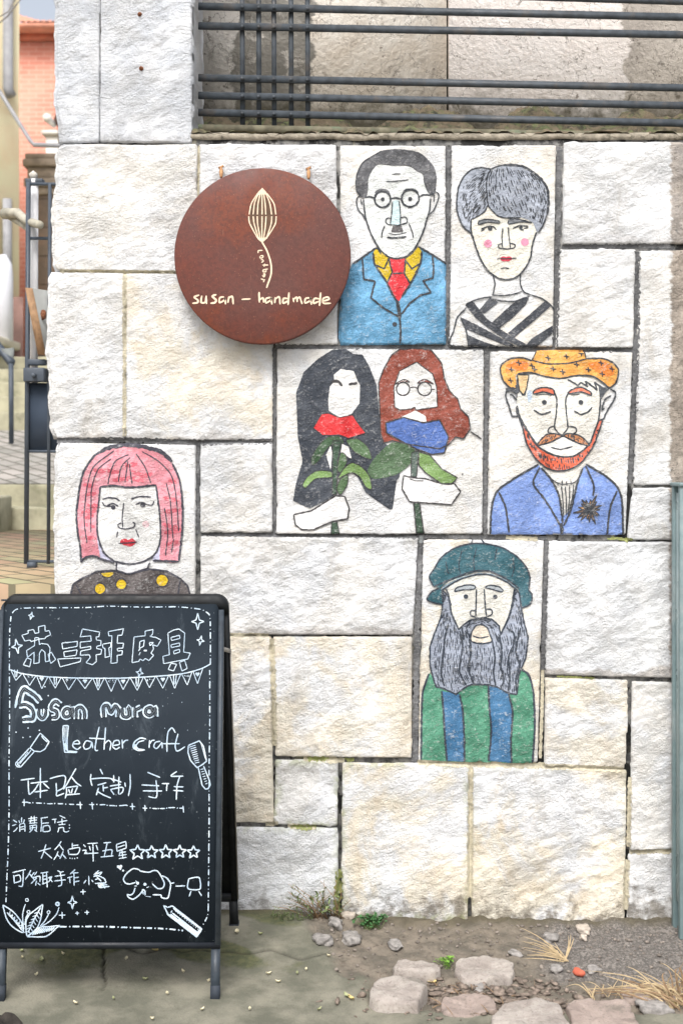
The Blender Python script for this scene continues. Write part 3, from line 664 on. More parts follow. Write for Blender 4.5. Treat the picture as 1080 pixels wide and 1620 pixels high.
# ---- pointing and painted joint lines
p = Pic(0, 0, 1, wall_map, step=2.4, rough=.5, base=.0006)
for st, w in (('709,232 708,400 706,548', 8),('884,232 881,400 877,548', 9),('436,548 560,549 700,550 880,553 1003,554', 7),('770,553 768,700 766,846', 8),
              ('1007,398 1004,600 995,766', 9),('90,697 200,696 320,700 434,698', 8),('314,702 313,845', 5.5),('434,550 434,845', 5),('318,845 500,847 665,849 865,851', 6),
              ('665,852 660,1000 656,1206', 9),('864,856 858,1060', 7),('888,390 1060,389', 6),('880,551 1000,553',5)): p.ink(st, w, layer=0, taper=1)
m = p.inkm.build('pointing', paint((104,105,107), .3, .9), wall, True); m['label'] = 'dark grey pointing lines round the painted blocks'
p = Pic(0, 0, 1, wall_map, step=2.4, rough=.35, base=.0012)
for st, w in (('430,1010 433,1100 434,1180', 9),('744,1212 743,1330 742,1420', 9),('991,1360 988,1440', 9),('316,1003 425,1004', 6),('660,1205 740,1209 850,1211 985,1217', 9),('480,1200 545,1203', 9),('455,1306 500,1308',8),('995,1347 1064,1346', 8),('996,1230 993,1340',6),('440,1302 420,1304',9),('858,1060 857,1120 854,1200',5),('198,433 198,560 198,690',6),('95,429 300,431', 5),('315,230 314,330',4),('800,850 850,853', 7)): p.ink(st, w, layer=0, taper=.8)
m = p.inkm.build('pointing', paint((198,190,166), .3, .9), wall, True); m['label'] = 'cream lime mortar in the lower joints'
p = Pic(0, 0, 1, wall_map, step=2.4, rough=.9, base=.003)
for st, w in (('486,1199 520,1200', 8),('545,1201 560,1202',8),('460,1307 500,1308', 7),('536,1375 535,1410 532,1440', 11),('980,853 1000,854', 5),('960,852 985,852',4),('880,1070 940,1073',3)): p.ink(st, w, layer=0, taper=.6)
m = p.inkm.build('moss', paint((150,156,92), .2, 1.), wall, True); m['label'] = 'yellow green moss on the lower joints'
# ------------------------------------------------------------------ recess, ledge and railing above the wall
def plaster_mat(name, zones):
    """old plaster: neighbouring patches (from x, colours, spot colour, spot amount) whose borders wander"""
    m = NT(name); co = m.pos(); sep = m.n('ShaderNodeSeparateXYZ'); m.link(m.geo.outputs['Position'], sep.inputs[0])
    wob = m.math('ADD', sep.outputs['X'], m.math('MULTIPLY', m.math('SUBTRACT', m.noise(m.pos((.3,1,1)), 9, 6, .65), .5), .16))
    c = None
    for x, a, b, spot, amt in zones:
        k = m.mix(m.ramp(m.noise(co, 2.6, 6, .7, .4), .35, .65), lin(*a)[:3], lin(*b)[:3])
        k = m.mix(m.ramp(m.noise(co, 9, 6, .75, .6), .54, .64, 0, amt), k, lin(*spot)[:3])
        c = k if c is None else m.mix(m.ramp(wob, x-.006, x+.006), c, k)
    c = m.mix(m.ramp(m.noise(co, 30, 3, .6), .66, .70, 0, .7), c, lin(116,104,94)[:3])
    c = m.mix(m.ramp(m.noise(co, 85, 2, .6), .68, .72, 0, .6), c, lin(140,128,118)[:3])
    crk = m.n('ShaderNodeTexVoronoi'); crk.feature = 'DISTANCE_TO_EDGE'; crk.inputs['Scale'].default_value = 2.3
    dn = m.n('ShaderNodeVectorMath'); dn.operation = 'ADD'; nz = m.n('ShaderNodeTexNoise'); nz.inputs['Scale'].default_value = 7; nz.inputs['Detail'].default_value = 6; m.link(co, nz.inputs['Vector']); m.link(nz.outputs['Color'], dn.inputs[1]); m.link(co, dn.inputs[0]); m.link(dn.outputs[0], crk.inputs['Vector'])
    c = m.mix(m.ramp(crk.outputs['Distance'], .004, .010, .55, 0), c, lin(96,86,78)[:3])
    low = m.math('ADD', m.ramp(sep.outputs['Z'], 2.62, 2.95, .8, 0), m.math('SUBTRACT', m.math('MULTIPLY', m.noise(co, 10, 6, .7), 1.2), .6))
    c = m.mix(m.ramp(low, .2, .7, 0, .9), c, m.mix(m.noise(co, 30, 4), lin(84,80,64)[:3], lin(120,116,98)[:3]))
    m.col(c); m.rough(.95); m.bump(m.noise(co, 50, 6, .7), .8, .008); return m.m
bw = thing('plastered_wall', (0, .5, 2.5), 'stained pinkish plaster wall set back behind the iron railing', 'wall')
def panel(name, u0, u1, y, mat, z0=2.4, z1=4.4, th=.2):
    a, b = at(u0, 0, y), at(u1, 0, y); mb = MB(); mb.box((a.x, y, z0), (b.x, y+th, z1)); return mb.build(name, mat, bw)
_x = lambda u: at(u, 0, .5).x
MPA = plaster_mat('mottled_old_plaster', [(-9, (240,236,230), (218,212,204), (150,144,136), .6), (_x(372), (168,164,156), (112,110,104), (220,214,206), .8), (_x(494), (248,242,232), (224,212,196), (188,178,166), .7)])
MPB = plaster_mat('pink_old_plaster', [(-9, (252,246,242), (248,240,234), (220,206,196), .35), (_x(988), (212,204,194), (180,172,164), (134,128,120), .8)])
panel('plaster_panel', 250, 706, .505, MPA); panel('plaster_panel', 710, 1700, .496, MPB)
panel('crack_backing', 700, 716, .54, plain('dark_crack', (40,36,32), .95), th=.1)
# rubble and dirt on the ledge
def lump(mb, c, sx, sy, sz, seed, n=2, amp=.35, flat=0.):
    bm = bmesh.new(); bmesh.ops.create_icosphere(bm, subdivisions=n, radius=1)
    r = random.Random(seed); o = [r.uniform(0, 50) for _ in range(3)]
    from mathutils import noise as mn
    R = Matrix.Rotation(r.uniform(0, 6.3), 3, 'Z')
    V = []
    for v in bm.verts:
        p = v.co.copy(); k = 1+amp*mn.noise(p*1.3+Vector(o))+amp*.4*mn.noise(p*3.1+Vector(o))
        p = p*k
        if flat: p.z = min(p.z, flat)
        p = R @ Vector((p.x*sx, p.y*sy, p.z*sz)); V.append((p+Vector(c))[:])
    bm.verts.index_update(); mb.add(V, (), [[w.index for w in f.verts] for f in bm.faces]); bm.free()
X0 = np.linspace(-.50, 1.6, 210); Y0 = np.linspace(-.002, .5, 40); gx, gy = np.meshgrid(X0, Y0)
gz = 2.552+.022*perlin(gx/.09, gy/.09, 51)+.018*perlin(gx/.03, gy/.03, 52)+.17*sstep(.06, .5, gy)*(1+.5*perlin(gx/.2, 0*gx, 54))+.012*perlin(gx/.3, gy/.3, 53)
gz = np.where(gy < .01, np.minimum(gz, 2.556), gz)
idx = np.arange(gx.size).reshape(gx.shape); Q = np.stack([idx[:-1,:-1], idx[:-1,1:], idx[1:,1:], idx[1:,:-1]], -1).reshape(-1,4)
mdirt = NT('mossy_dirt'); co = mdirt.pos()
mdirt.col(mdirt.mix(mdirt.ramp(mdirt.noise(co, 14, 6, .7), .4, .62), lin(112,100,82)[:3], mdirt.mix(mdirt.ramp(mdirt.noise(co, 30, 4), .4, .6), lin(62,60,50)[:3], lin(96,104,70)[:3]))); mdirt.bump(mdirt.noise(co, 120, 5, .7), .8, .006)
tag(mesh_np('ledge_dirt', np.stack([gx, gy, gz], -1).reshape(-1,3), [Q], mdirt.m), 'dark crumbly dirt and moss along the ledge under the railing', 'dirt', kind='stuff')
mb = MB()
xs = np.linspace(wx(300), wx(1700), 260)
top = 2.551+.003*perlin(xs/.15, 0*xs, 61)+.0015*perlin(xs/.02, 0*xs, 62); bot = 2.531+.005*perlin(xs/.11, 0*xs+3, 63); fr = -.001+.002*perlin(xs/.14, 0*xs, 64)
V = np.concatenate([np.stack([xs, 0*xs+.16, top], 1), np.stack([xs, fr+.006, top], 1), np.stack([xs, fr, top-.006], 1), np.stack([xs, fr, bot], 1), np.stack([xs, 0*xs+.02, bot-.004], 1)])
n = len(xs); i = np.arange(n-1); mb.add(V, np.concatenate([np.stack([j*n+i, (j+1)*n+i, (j+1)*n+i+1, j*n+i+1], 1) for j in range(4)]))
mb.build('mortar_capping', plain('beige_mortar', (150,142,128), .95, .3, 34, .010, stain=((84,80,68), .95)), wall, True)
M_IRON = plain('black_painted_iron', (62,68,74), .55, .3, 30, .0008, spec=.4, stain=((92,84,76), .5))
rail = thing('iron_railing', (0, .10, 2.55), 'dark iron railing of horizontal flat bars in the recess above the wall', 'railing')
for (v0, v1) in ((-22,2),(-60,-38),(10,27),(41,55),(123,139),(151,167),(178,195)):
    mb = MB(); a = at(314, v0, .10); b = at(1400, v0+(v1-v0)*1.43, .10)
    mb.bar(a, b, .010, .0225); mb.build('horizontal_bar', M_IRON, rail)
for u in (383,409,433,460,486):
    mb = MB(); a = at(u, -80, .116); b = at(u+1, 208, .116); mb.bar(a, b, .016, .010, (0,1,0))
    mb.build('upright_bar', M_IRON, rail)
    for (v0, v1) in ((10,27),(41,55),(123,139),(151,167),(178,195)):
        v = v0+(v1-v0)*(u-314)/760; c = at(u, v, .094)
        mb = MB(); mb.tube([c+Vector((0,.002,0)), c+Vector((0,-.003,0)), c+Vector((0,-.006,0))], [.0062,.0058,.003], 10)
        mb.build('rivet', M_IRON, rail, True)
mb = MB(); mb.bar(at(314, 203, .06), at(1400, 222, .06), .02, .022)
mb.build('bottom_rail', plain('mossy_rusty_rail', (104,100,84), .9, .35, 30, .001, stain=((92,112,90), .7)), rail)

# ------------------------------------------------------------------ small iron bolts left in the pier
M_RUST = plain('rusty_iron', (120,78,56), .85, .4, 120)
for (u, v, r, lab) in ((222,24,4.2,'brown rusty bolt at the top of the upper left pier'), (224,109,3.6,'small grey bolt in the middle of the upper left pier')):
    mb = MB(); c = at(u, v, -.004); r = r/PXM
    mb.tube([c+Vector((0,.02,0)), c+Vector((0,-.006,0)), c+Vector((0,-.010,0))], [r,r,r*.7], 8); mb.tube([c+Vector((0,-.008,0)), c+Vector((0,-.018,0))], r*.45, 8)
    tag(mb.build('bolt', M_RUST, None, True), lab, 'bolt')

# ------------------------------------------------------------------ round sign
YS = -.078
def plane_map(yf):
    def f(P, off):
        d = yf+D; return np.stack([(P[:,0]-CU)*d/F, np.full(len(P), yf-off), CAMZ-(P[:,1]-HOR)*d/F], 1)
    return f
c = at(415, 405, YS); R = 139.5*(YS+D)/F
sg = thing('round_sign', (c.x, c.y, c.z), 'round brown wooden shop sign with pale flower emblem and handwritten lettering', 'sign')
mb = MB(); prof = [(0, 0), (R*.5, 0), (R-.004, 0), (R-.0012, .0012), (R, .004), (R, .026), (R-.003, .029), (0, .029)]
n = 128; V = []; Q = []
for (r, y) in prof:
    for k in range(n):
        t = 2*math.pi*k/n; rr = r*(1+.0015*math.sin(3*t+1)); V.append((c.x+rr*math.cos(t), c.y+y, c.z+rr*math.sin(t)))
for j in range(len(prof)-1):
    for k in range(n): Q.append((j*n+k, (j+1)*n+k, (j+1)*n+(k+1) % n, j*n+(k+1) % n))
mb.add(V, Q)
ms = NT('stained_brown_board'); co = ms.pos()
cc = ms.mix(ms.ramp(ms.noise(co, 5, 5, .6, .4), .3, .7), lin(92,56,50)[:3], lin(102,52,42)[:3])
cc = ms.mix(ms.ramp(ms.noise(co, 3.3, 5, .65), .5, .66, 0, .8), cc, lin(116,56,34)[:3])
cc = ms.mix(ms.ramp(ms.noise(ms.pos((1,1,.35)), 55, 4, .7), .55, .75, 0, .3), cc, lin(84,54,48)[:3])
cc = ms.mix(ms.ramp(ms.noise(co, 75, 5, .75, .5), .42, .62, 0, .55), cc, lin(74,44,38)[:3])
cc = ms.mix(ms.ramp(ms.noise(ms.pos((1,1,.12)), 90, 4, .7, 1.5), .66, .72, 0, .45), cc, lin(150,104,84)[:3])
cc = ms.mix(ms.ramp(ms.noise(co, 260, 2, .5), .68, .74, 0, .5), cc, lin(170,120,92)[:3])
ms.col(cc); ms.rough(ms.ramp(ms.noise(co, 14, 4), .3, .7, .42, .62)); ms.bump(ms.noise(co, 160, 3, .6), .25, .001); ms.b.inputs['Specular IOR Level'].default_value = .35
mb.build('sign_board', ms.m, sg, False)
M_PALE = plain('pale_carved_wood', (226,204,178), .8, .12, 60)
s = Pic(290, 440, 4.32, plane_map(YS), step=1.2, rough=.12, base=.0006, gap=.0003)
s.ink('110,115 75,130 100,150 98,168 62,172', 2.9)                          # susan
s.ink('128,120 122,165 150,165 158,120|156,130 160,178', 2.9)
s.ink('228,112 198,125 225,150 215,168 185,172', 3.2)
s.ink('280,128 250,135 248,168 282,150 284,132 290,180', 2.7)
s.ink('312,125 305,170|308,140 335,125 342,180', 2.9)
s.ink('398,146 460,142', 2.6, False)
s.ink('518,95 520,168|520,150 545,135 550,168', 2.9)                           # handmade
s.ink('598,132 565,140 565,170 598,150 600,130 606,182', 2.7)
s.ink('628,130 625,172|628,145 655,128 662,180', 2.7)
s.ink('715,140 685,140 682,172 716,155|722,98 716,185', 2.9)
s.ink('750,135 755,165|755,145 775,130 778,165|778,145 795,130 812,178', 2.7)
s.ink('868,135 835,140 832,170 866,155 866,130 876,182', 2.7)
s.ink('928,142 895,140 890,172 928,158|938,98 930,190', 2.9)
s.ink('955,158 995,145 985,130 955,140 958,172 1008,172', 2.7)
s.inkm.build('lettering', M_PALE, sg)
s = Pic(370, 280, 9.0, plane_map(YS), step=1.2, rough=.05, base=.0006, gap=.0003)
em = MB()
s.tri(s.P('405,155 345,215 320,262 390,250 480,250 460,215'), .0012, em, .1)
for a, b in (('340,235 250,380 218,535','212,560 225,660 340,870 400,925'),('350,240 295,370 275,535','275,560 290,670 350,860 400,925'),('375,240 345,380 335,535','333,560 340,680 375,860 400,925'),('400,240 402,380 402,535','402,560 400,700 400,925'),('425,235 445,380 455,535','458,560 450,690 425,860 400,925'),('455,235 510,370 538,535','540,560 530,670 470,850 405,925'),('470,235 570,380 598,535','602,560 590,670 480,850 405,925')):
    s.ink(a, 1.9, mb=em, taper=1); s.ink(b, 1.9, mb=em, taper=1)
s.tri(s.P('350,870 400,930 420,925 485,865 440,860 400,880'), .0012, em, .1)
s.ink('400,925 470,1050 525,1220 530,1380 465,1580', 2.6, mb=em, taper=.8)
em.build('flower_emblem', M_PALE, sg)
inner = MB(); s.tri(s.P('400,240 470,300 570,480 590,600 560,700 460,860 400,920 340,860 240,680 225,560 250,420 340,290'), .0003, inner, .1)
inner.build('emblem_ground', plain('dark_carved_wood', (96,74,60), .8, .2, 80), sg)
s.ink('345,1085 350,1050 410,1045', 2.0); s.ink('370,1130 375,1155 410,1150 415,1120 375,1125', 1.8); s.ink('385,1180 420,1180|390,1220 420,1200 415,1180', 1.9); s.ink('405,1255 490,1255|440,1235 430,1280', 2.0); s.ink('485,1310 420,1325 415,1350 455,1350 460,1325', 2.0); s.ink('405,1400 430,1425 445,1385 425,1375 430,1410', 1.9); s.ink('385,1450 430,1470 420,1500|430,1470 445,1460', 2.0)
s.inkm.build('lettering', M_PALE, sg)
M_ROPE = plain('hemp_cord', (168,128,92), .95, .3, 90, .001)
for u, v in ((350,272),(488,274)):
    mb = MB(); a = at(u, v+8, -.062); tp = at(u, v-6, -.018)
    pts = [a+(tp-a)*t for t in (0, .3, .6, .85, 1)]; mb.tube(pts, [.0045,.006,.0065,.0055,.004], 8); mb.tube([tp+Vector((-.008,0,0)), tp+Vector((.008,-.004,.006))], .004, 6)
    mb.build('hanging_cord', M_ROPE, sg, True)

# ------------------------------------------------------------------ chalkboard A-frame
KY, Y0B = .116, -.598                                   # front face: y = Y0B + KY*z
KB = -.325                                              # rear face: y = YB0 + KB*z
YB0 = -.095
FB = thing('chalkboard_sign', (-.645, -.36, 0), 'black folding chalkboard sign on the pavement, covered in white chalk writing', 'sign')
M_FRAME = plain('board_frame_metal', (52,60,68), .5, .2, 40, .0004, spec=.4, stain=((82,86,90), .35))
mbd = NT('chalkboard_face'); co = mbd.pos()
cb = mbd.mix(mbd.ramp(mbd.noise(co, 4, 5, .6, .5), .3, .7), lin(28,36,44)[:3], lin(35,43,51)[:3])
cb = mbd.mix(mbd.ramp(mbd.noise(mbd.pos((1,1,.4)), 9, 6, .75, .8), .56, .78, 0, .5), cb, lin(96,106,114)[:3])
cb = mbd.mix(mbd.ramp(mbd.noise(co, 140, 2, .5), .71, .76, 0, .5), cb, lin(140,150,156)[:3])
mbd.col(cb); mbd.rough(.75); mbd.b.inputs['Specular IOR Level'].default_value = .15; M_BOARD = mbd.m
nf = Vector((0, -1, KY)).normalized()                   # outward normal of the front face
def bpt(x, z, off=0): return Vector((x, Y0B+KY*z, z))+nf*off
def slab(mb, x0, x1, z0, z1, o0, o1, rad=0, pf=bpt):
    """rounded rectangle on a leaning face, between offsets o0 (back) and o1 (front)"""
    pts = []
    for cx, cz, a0 in ((x1-rad, z1-rad, 0), (x0+rad, z1-rad, 90), (x0+rad, z0+min(rad,.004), 180), (x1-rad, z0+min(rad,.004), 270)):
        rr = rad if a0 < 180 else min(rad, .004)
        xx = cx if a0 < 180 else (x0+rr if a0 == 180 else x1-rr)
        for k in range(7 if rad else 1):
            t = math.radians(a0+(15*k if rad else 45)); pts.append((xx+rr*math.cos(t), cz+rr*math.sin(t)))
    n = len(pts); V = [pf(x, z, o)[:] for o in (o0, o1) for x, z in pts]
    bm = bmesh.new(); vs = [bm.verts.new(p) for p in V]
    bm.faces.new(vs[n:]); bm.faces.new(vs[:n][::-1])
    for k in range(n): bm.faces.new((vs[k], vs[(k+1) % n], vs[n+(k+1) % n], vs[n+k]))
    bmesh.ops.triangulate(bm, faces=bm.faces[:]); bm.verts.index_update()
    mb.add([v.co[:] for v in bm.verts], (), [[v.index for v in f.verts] for f in bm.faces]); bm.free()
XL, XR = -.972, -.3345
ZB, ZT = .158, 1.100
mb = MB(); slab(mb, XL+.012, XR-.014, ZB+.006, ZT-.006, -.010, -.001, .03); board = mb.build('board_panel', M_BOARD, FB)
for x0, x1 in ((XR-.014, XR), (XL, XL+.012)):
    mb = MB(); slab(mb, x0, x1, ZB, ZT-.03, -.024, .002); mb.build('side_frame', M_FRAME, FB)
mb = MB(); slab(mb, XL, XR, ZB-.010, ZB+.006, -.024, .001); mb.build('bottom_frame', plain('dark_frame_edge', (30,34,40), .5, .2, 30), FB)
mb = MB(); slab(mb, XL, XR, ZT-.045, ZT, -.024, -.0125, .032); slab(mb, XL+.004, XR-.004, ZT-.006, ZT-.0005, -.0124, .001); mb.build('top_frame', M_FRAME, FB)
for x0, x1 in ((-.952, -.927), (XR-.025, XR-.001)):
    mb = MB(); slab(mb, x0, x1, 0.002, ZB-.010, -.022, -.002); leg = mb.build('leg', M_FRAME, FB)
    mb = MB(); slab(mb, x0-.0010, x1+.0010, 0.0, .05, -.0230, -.0010); mb.build('foot_cap', plain('rubber_foot', (48,54,62), .7, .2, 60), leg)
nb = Vector((0, 1, -KB)).normalized()
def rpt(x, z, off=0): return Vector((x, YB0+KB*z, z))+nb*off
XL2, XR2 = -.962, -.3215
M_BLK = plain('black_board', (22,25,28), .55, .3, 20, stain=((52,56,60), .3))
mb = MB(); slab(mb, XL2+.01, XR2-.01, .155, 1.105, -.004, -.012, .03, rpt); mb.build('board_panel', M_BLK, FB)
mb = MB(); slab(mb, XL2, XR2, 1.062, 1.114, -.0005, -.022, .035, rpt); slab(mb, XL2, XL2+.02, .0+.13, 1.07, 0, -.018, 0, rpt); slab(mb, XR2-.02, XR2, .13, 1.07, 0, -.018, 0, rpt); slab(mb, XL2+.02, XR2-.02, .13, .155, 0, -.02, 0, rpt); mb.build('rear_frame', M_BLK, FB)
for x0, x1 in ((XL2, XL2+.026), (XR2-.027, XR2-.001)):
    mb = MB(); slab(mb, x0, x1, .002, .13, 0, -.02, 0, rpt); leg = mb.build('leg', M_BLK, FB)
    mb = MB(); slab(mb, x0-.002, x1+.002, .0, .05, .002, -.022, 0, rpt); mb.build('foot_cap', plain('rubber_foot', (48,54,62), .7, .2, 60), leg)
mb = MB(); mb.bar(rpt(XR2+.0015, .95, -.02), rpt(XR2+.0015, .14, -.02), .003, .004, (1,0,0)); mb.bar(rpt(XR2+.0015, .95, -.02), bpt(XR-.004, .96, -.02), .003, .012)
mb.build('metal_trim', plain('bare_aluminium', (150,146,140), .4, .2, 40, metal=.6), FB)
mb = MB(); mb.bar(bpt(XR-.008, .62, -.02), rpt(XR2-.03, .60, -.02), .003, .018); mb.bar(bpt(XL+.008, .62, -.02), rpt(XL2+.03, .60, -.02), .003, .018)
mb.build('hinge_brace', plain('steel_brace', (96,100,104), .4, .2, 40, metal=.5), FB)
def board_map(P, off):
    m = (P[:,1]-HOR)/F; d = (4+Y0B+KY*CAMZ)/(1+KY*m)
    return np.stack([(P[:,0]-CU)/F*d, d-4, CAMZ-m*d], 1)+np.array(nf[:])*(off-.001)
_c = NT('chalk_marker'); _co = _c.pos()
_c.col(_c.mix(_c.ramp(_c.noise(_co, 330, 4, .7), .52, .74, 0, .75), _c.mix(_c.ramp(_c.noise(_co, 26, 3), .35, .65), lin(172,192,210)[:3], lin(206,220,230)[:3]), lin(70,82,92)[:3])); CHALK = _c.m
CHALK2 = plain('blackboard_fill', (34,42,50), .6, .1, 60)
def B(ox, oy, sc): return Pic(ox, oy, sc, board_map, step=1.3, rough=.16, base=.0010, gap=.0003)
def fin(s, name, label=None):
    o = s.inkm.build(name, CHALK, board)
    if label: o['label'] = label
    return o
# title in outlined characters
s = B(0, 950, 6); w = 1.35
s.ink('210,330 272,312 270,285 322,275 335,312 372,305 368,250 430,235 432,292 470,285 485,325 440,345 430,362 380,365 300,390 290,375 240,385 210,330', w, False)
s.ink('335,352 330,430 255,475 265,540 328,490 325,600 375,590 378,500 400,465 430,490 435,582 468,575 476,500 478,450 455,415 395,408 378,420 372,355 335,352', w, False)
s.ink('260,545 300,560 285,630 225,610 260,545|460,512 490,490 532,560 485,597 460,512', w, False)
s.ink('590,405 738,388 735,435 600,460 590,405|608,488 735,468 725,520 615,535 608,488|550,555 772,545 765,580 575,630 550,555', w, False)
s.ink('785,270 950,300 940,345 915,345 918,375 962,380 960,425 920,435 920,455 968,465 960,510 915,515 918,580 880,610 820,590 860,540 850,515 765,520 770,480 865,460 865,435 765,452 765,395 868,385 865,335 765,345 785,270', w, False)
t = B(160, 950, 6); t.inkm = s.inkm
t.ink('15,415 95,400 95,440 75,450 85,530 40,540 40,455 20,450 15,415|70,295 215,268 200,330 160,330 155,405 215,405 210,450 155,455 160,480 205,475 200,515 155,520 155,590 95,597 102,440 105,335 75,335 70,295', w, False)
t.ink('315,345 420,335 420,290 495,275 490,320 465,342 520,350 570,375 535,435 490,420 500,460 475,500 500,520 455,570 420,550 400,572 370,555 360,578 295,590 315,345|370,390 412,375 405,435 365,455 370,390|460,400 500,398 465,430 460,400|355,480 375,455|360,520 375,490', w, False)
t.dot(415,475,9); t.dot(428,475,9)
t.ink('635,310 690,280 740,270 795,310 785,490 848,500 825,555 595,600 588,530 650,515 635,310|665,350 745,330 750,360 670,380 665,350|665,420 745,403 750,430 670,447 665,420|688,480 745,462 748,490 695,507 688,480|665,595 718,605 690,668 638,655 665,595|745,585 795,568 818,645 768,670 745,585', w, False)
fin(s, 'title_lettering')
# bunting
s = B(0, 0, 1)
s.ink('16,1059 33,1065 67,1070 117,1072.5 180,1073 210,1072 260,1069 293,1065 318,1058 334,1050', 1.8)
bx = [17,36,58,77,98,122,147,166,186,206,228,247,268,287,305,322]; L = parse('16,1059 33,1065 67,1070 117,1072.5 180,1073 210,1072 260,1069 293,1065 318,1058 334,1050')
for k in range(15):
    x0, x1 = bx[k], bx[k+1]; f = lambda x: np.interp(x, L[:,0], L[:,1]); xm = (x0+x1)/2+(.5 if k % 2 else -.8); h = 17+(k*7 % 5); y0, y1 = f(x0), f(x1)
    s.ink([(x0+.5,y0),(xm,y0+h),(x1-.5,y1)], 1.2, False)
    if k % 3 == 0: s.ink(f'{xm-2},{y0} {xm-1},{y0+h*.7}|{xm+2.5},{y0} {xm+1},{y0+h*.7}', 1.5, False)
    elif k % 3 == 1:
        for q in range(9): s.dot(xm+random.uniform(-5,5), y0+random.uniform(2,7), .75)
    else:
        s.dot(xm-1.6, y0+4, 1.9); s.dot(xm+1.6, y0+4, 1.9); s.tri(parse(f'{xm-3.2},{y0+4.5} {xm+3.2},{y0+4.5} {xm},{y0+9}'), .0013, s.inkm, 0)
fin(s, 'bunting_drawing')
# Susan mura in fat dotted letters
s = B(0, 1070, 6); dk = MB()
LET = ['385,240 330,180 270,140 232,118 205,160 190,220 182,275|182,275 250,268 300,300 322,345 318,400 270,405 215,412','375,310 372,365 400,398 432,375 440,310','578,268 530,235 492,270 492,310 540,335 540,385 492,392','672,345 660,312 632,306 602,340 612,378 640,385 668,365 690,300 688,395','728,405 728,312 770,290 802,330 806,405']
LM = ['80,350 75,262 112,248 140,310 178,250 205,290 200,350','235,270 240,335 272,348 298,330 292,262 305,345','345,350 345,265|348,290 395,262','498,300 480,265 445,275 435,310 465,335 500,310 515,268 520,345']
def fat(sp, L, W, wd):
    for q in L:
        for part in q.split('|'):
            sp.ink(part, W, layer=1, taper=.95); sp.ink(part, wd, mb=dk, layer=3, taper=.85)
            C = resample(catmull(sp.P(part)), 2.1)
            for c_ in C[1:-1]: sp.tri(sp.circ(c_[0], c_[1], .55, None, 8), sp.base+sp.gap*5, sp.inkm, 0)
fat(s, LET[:1], 11.5, 5.2); fat(s, LET[1:], 9.5, 5.2)
t = B(150, 1070, 5.4); t.inkm = s.inkm; fat(t, LM, 10, 5.4)
s.ink('148,300 165,215 195,140 232,95', 3.6, layer=2)
o = fin(s, 'lettering'); dk.build('letter_centre', CHALK2, board)
# Leather craft
s = B(0, 1070, 6)
s.ink('602,468 652,468 640,600 642,708 735,715 730,722 618,720 602,600 602,468', 1.9, False); s.ink('618,480 618,620|632,475 628,640', 1.0, False); s.ink('622,630 632,700', 3.2, False)
w = 1.9; s.ink('692,640 758,638 742,608 705,622 695,665 735,692 772,668|872,622 822,612 795,660 815,692 860,672 874,622 884,682|945,478 918,595 905,685 915,706 934,700|848,586 1005,594|1005,485 990,697|990,645 1030,608 1056,632 1046,702', w)
t = B(150, 1070, 5.4); t.inkm = s.inkm
t.ink('155,592 212,580 205,548 168,553 155,598 182,622 216,605|235,540 240,617|240,575 262,548 288,545|470,545 465,612|468,580 488,550 514,545|562,555 522,562 505,598 528,617 560,585 575,562|575,562 578,615|690,482 662,440 628,475 618,560 618,645|580,575 727,575|712,490 688,590 700,637 730,628 772,600', w)
t.ink('440,535 390,527 342,560 330,605 370,632 430,628', 2.2); t.ink('425,548 378,560 355,595 375,620 415,624', 1.8); t.ink('350,580 345,605 360,622', 3.6)
fin(s, 'lettering')
s = B(0, 1070, 6)
s.ink('385,538 470,620 430,690 385,715 330,710 288,680 385,538|395,562 425,600 455,625|283,680 155,820 152,838 165,857 200,860 330,712', 1.7, False); s.ink('300,700 190,830|270,715 240,750|250,745 180,825|285,720 215,800', 1.4, False); s.ink('175,815 172,840 195,845', 2)
for x, y in ((270,490),(378,512),(157,530),(222,580),(290,573),(462,183),(430,98)): s.dot(x, y, 7)
fin(s, 'tool_drawing')
s = B(150, 1070, 5.4)
s.ink('800,590 895,550 930,600 955,725 925,750 875,780 820,720 797,650 800,590|885,780 918,930 945,962 968,960 987,930 980,890 930,765', 1.9, False)
for k in range(9): a = (808+k*6, 605+k*17); s.ink([a, (a[0]+55-k*2, a[1]-18+k)], 1.3, False)
for k in range(7): s.ink([(902+k*7, 795+k*21), (930+k*6, 790+k*20)], 1.2, False)
s.ink('905,560 945,700', 1.1)
fin(s, 'hairbrush_drawing')
# second line
s = B(0, 1200, 6.75); w = 1.9
s.ink('225,230 375,210|305,230 308,320 315,385|435,100 435,422|330,264 515,243|418,265 370,340 320,385|465,260 530,320|372,357 515,338|535,215 620,190 685,182 705,212 680,310 610,350|603,260 608,350 610,398 690,370|815,105 760,200 720,270 680,330|765,195 820,260 872,295|710,310 835,293|712,310 715,360 700,425|735,325 752,372|778,318 765,372|835,293 800,372|700,388 857,376', w)
t = B(130, 1200, 5.684); t.inkm = s.inkm
t.ink('163,93 188,142|82,138 78,190 92,245|85,183 180,175 260,180 288,205|140,238 220,217|190,235 195,297|192,265 235,258|150,262 130,330|135,292 190,325 260,355|285,148 288,215|268,182 355,212|252,247 350,232|333,162 330,322|260,282 290,325|255,278 340,260 372,262 365,300 338,322|385,215 392,255|432,138 435,240 418,337|588,123 703,170|537,237 695,245|548,290 722,292|665,193 675,290 665,352 595,340|718,225 785,225|765,225 760,292|853,115 800,157 912,158|880,160 855,240 848,372|825,252 912,255|820,286 912,292', w)
fin(s, 'lettering')
s = B(0, 1200, 6.75); w = 1.7
s.ink('240,466 285,466 332,475|262,432 262,508|388,474 452,476|505,482 565,482|620,482 678,482|740,488 795,490|820,490 885,493|858,460 864,540|955,490 1010,492|985,465 992,545', w, False)
for x, y in ((355,472),(478,478),(587,480),(706,486),(1038,490)): s.dot(x, y, 7)
t = B(130, 1200, 5.684); t.inkm = s.inkm
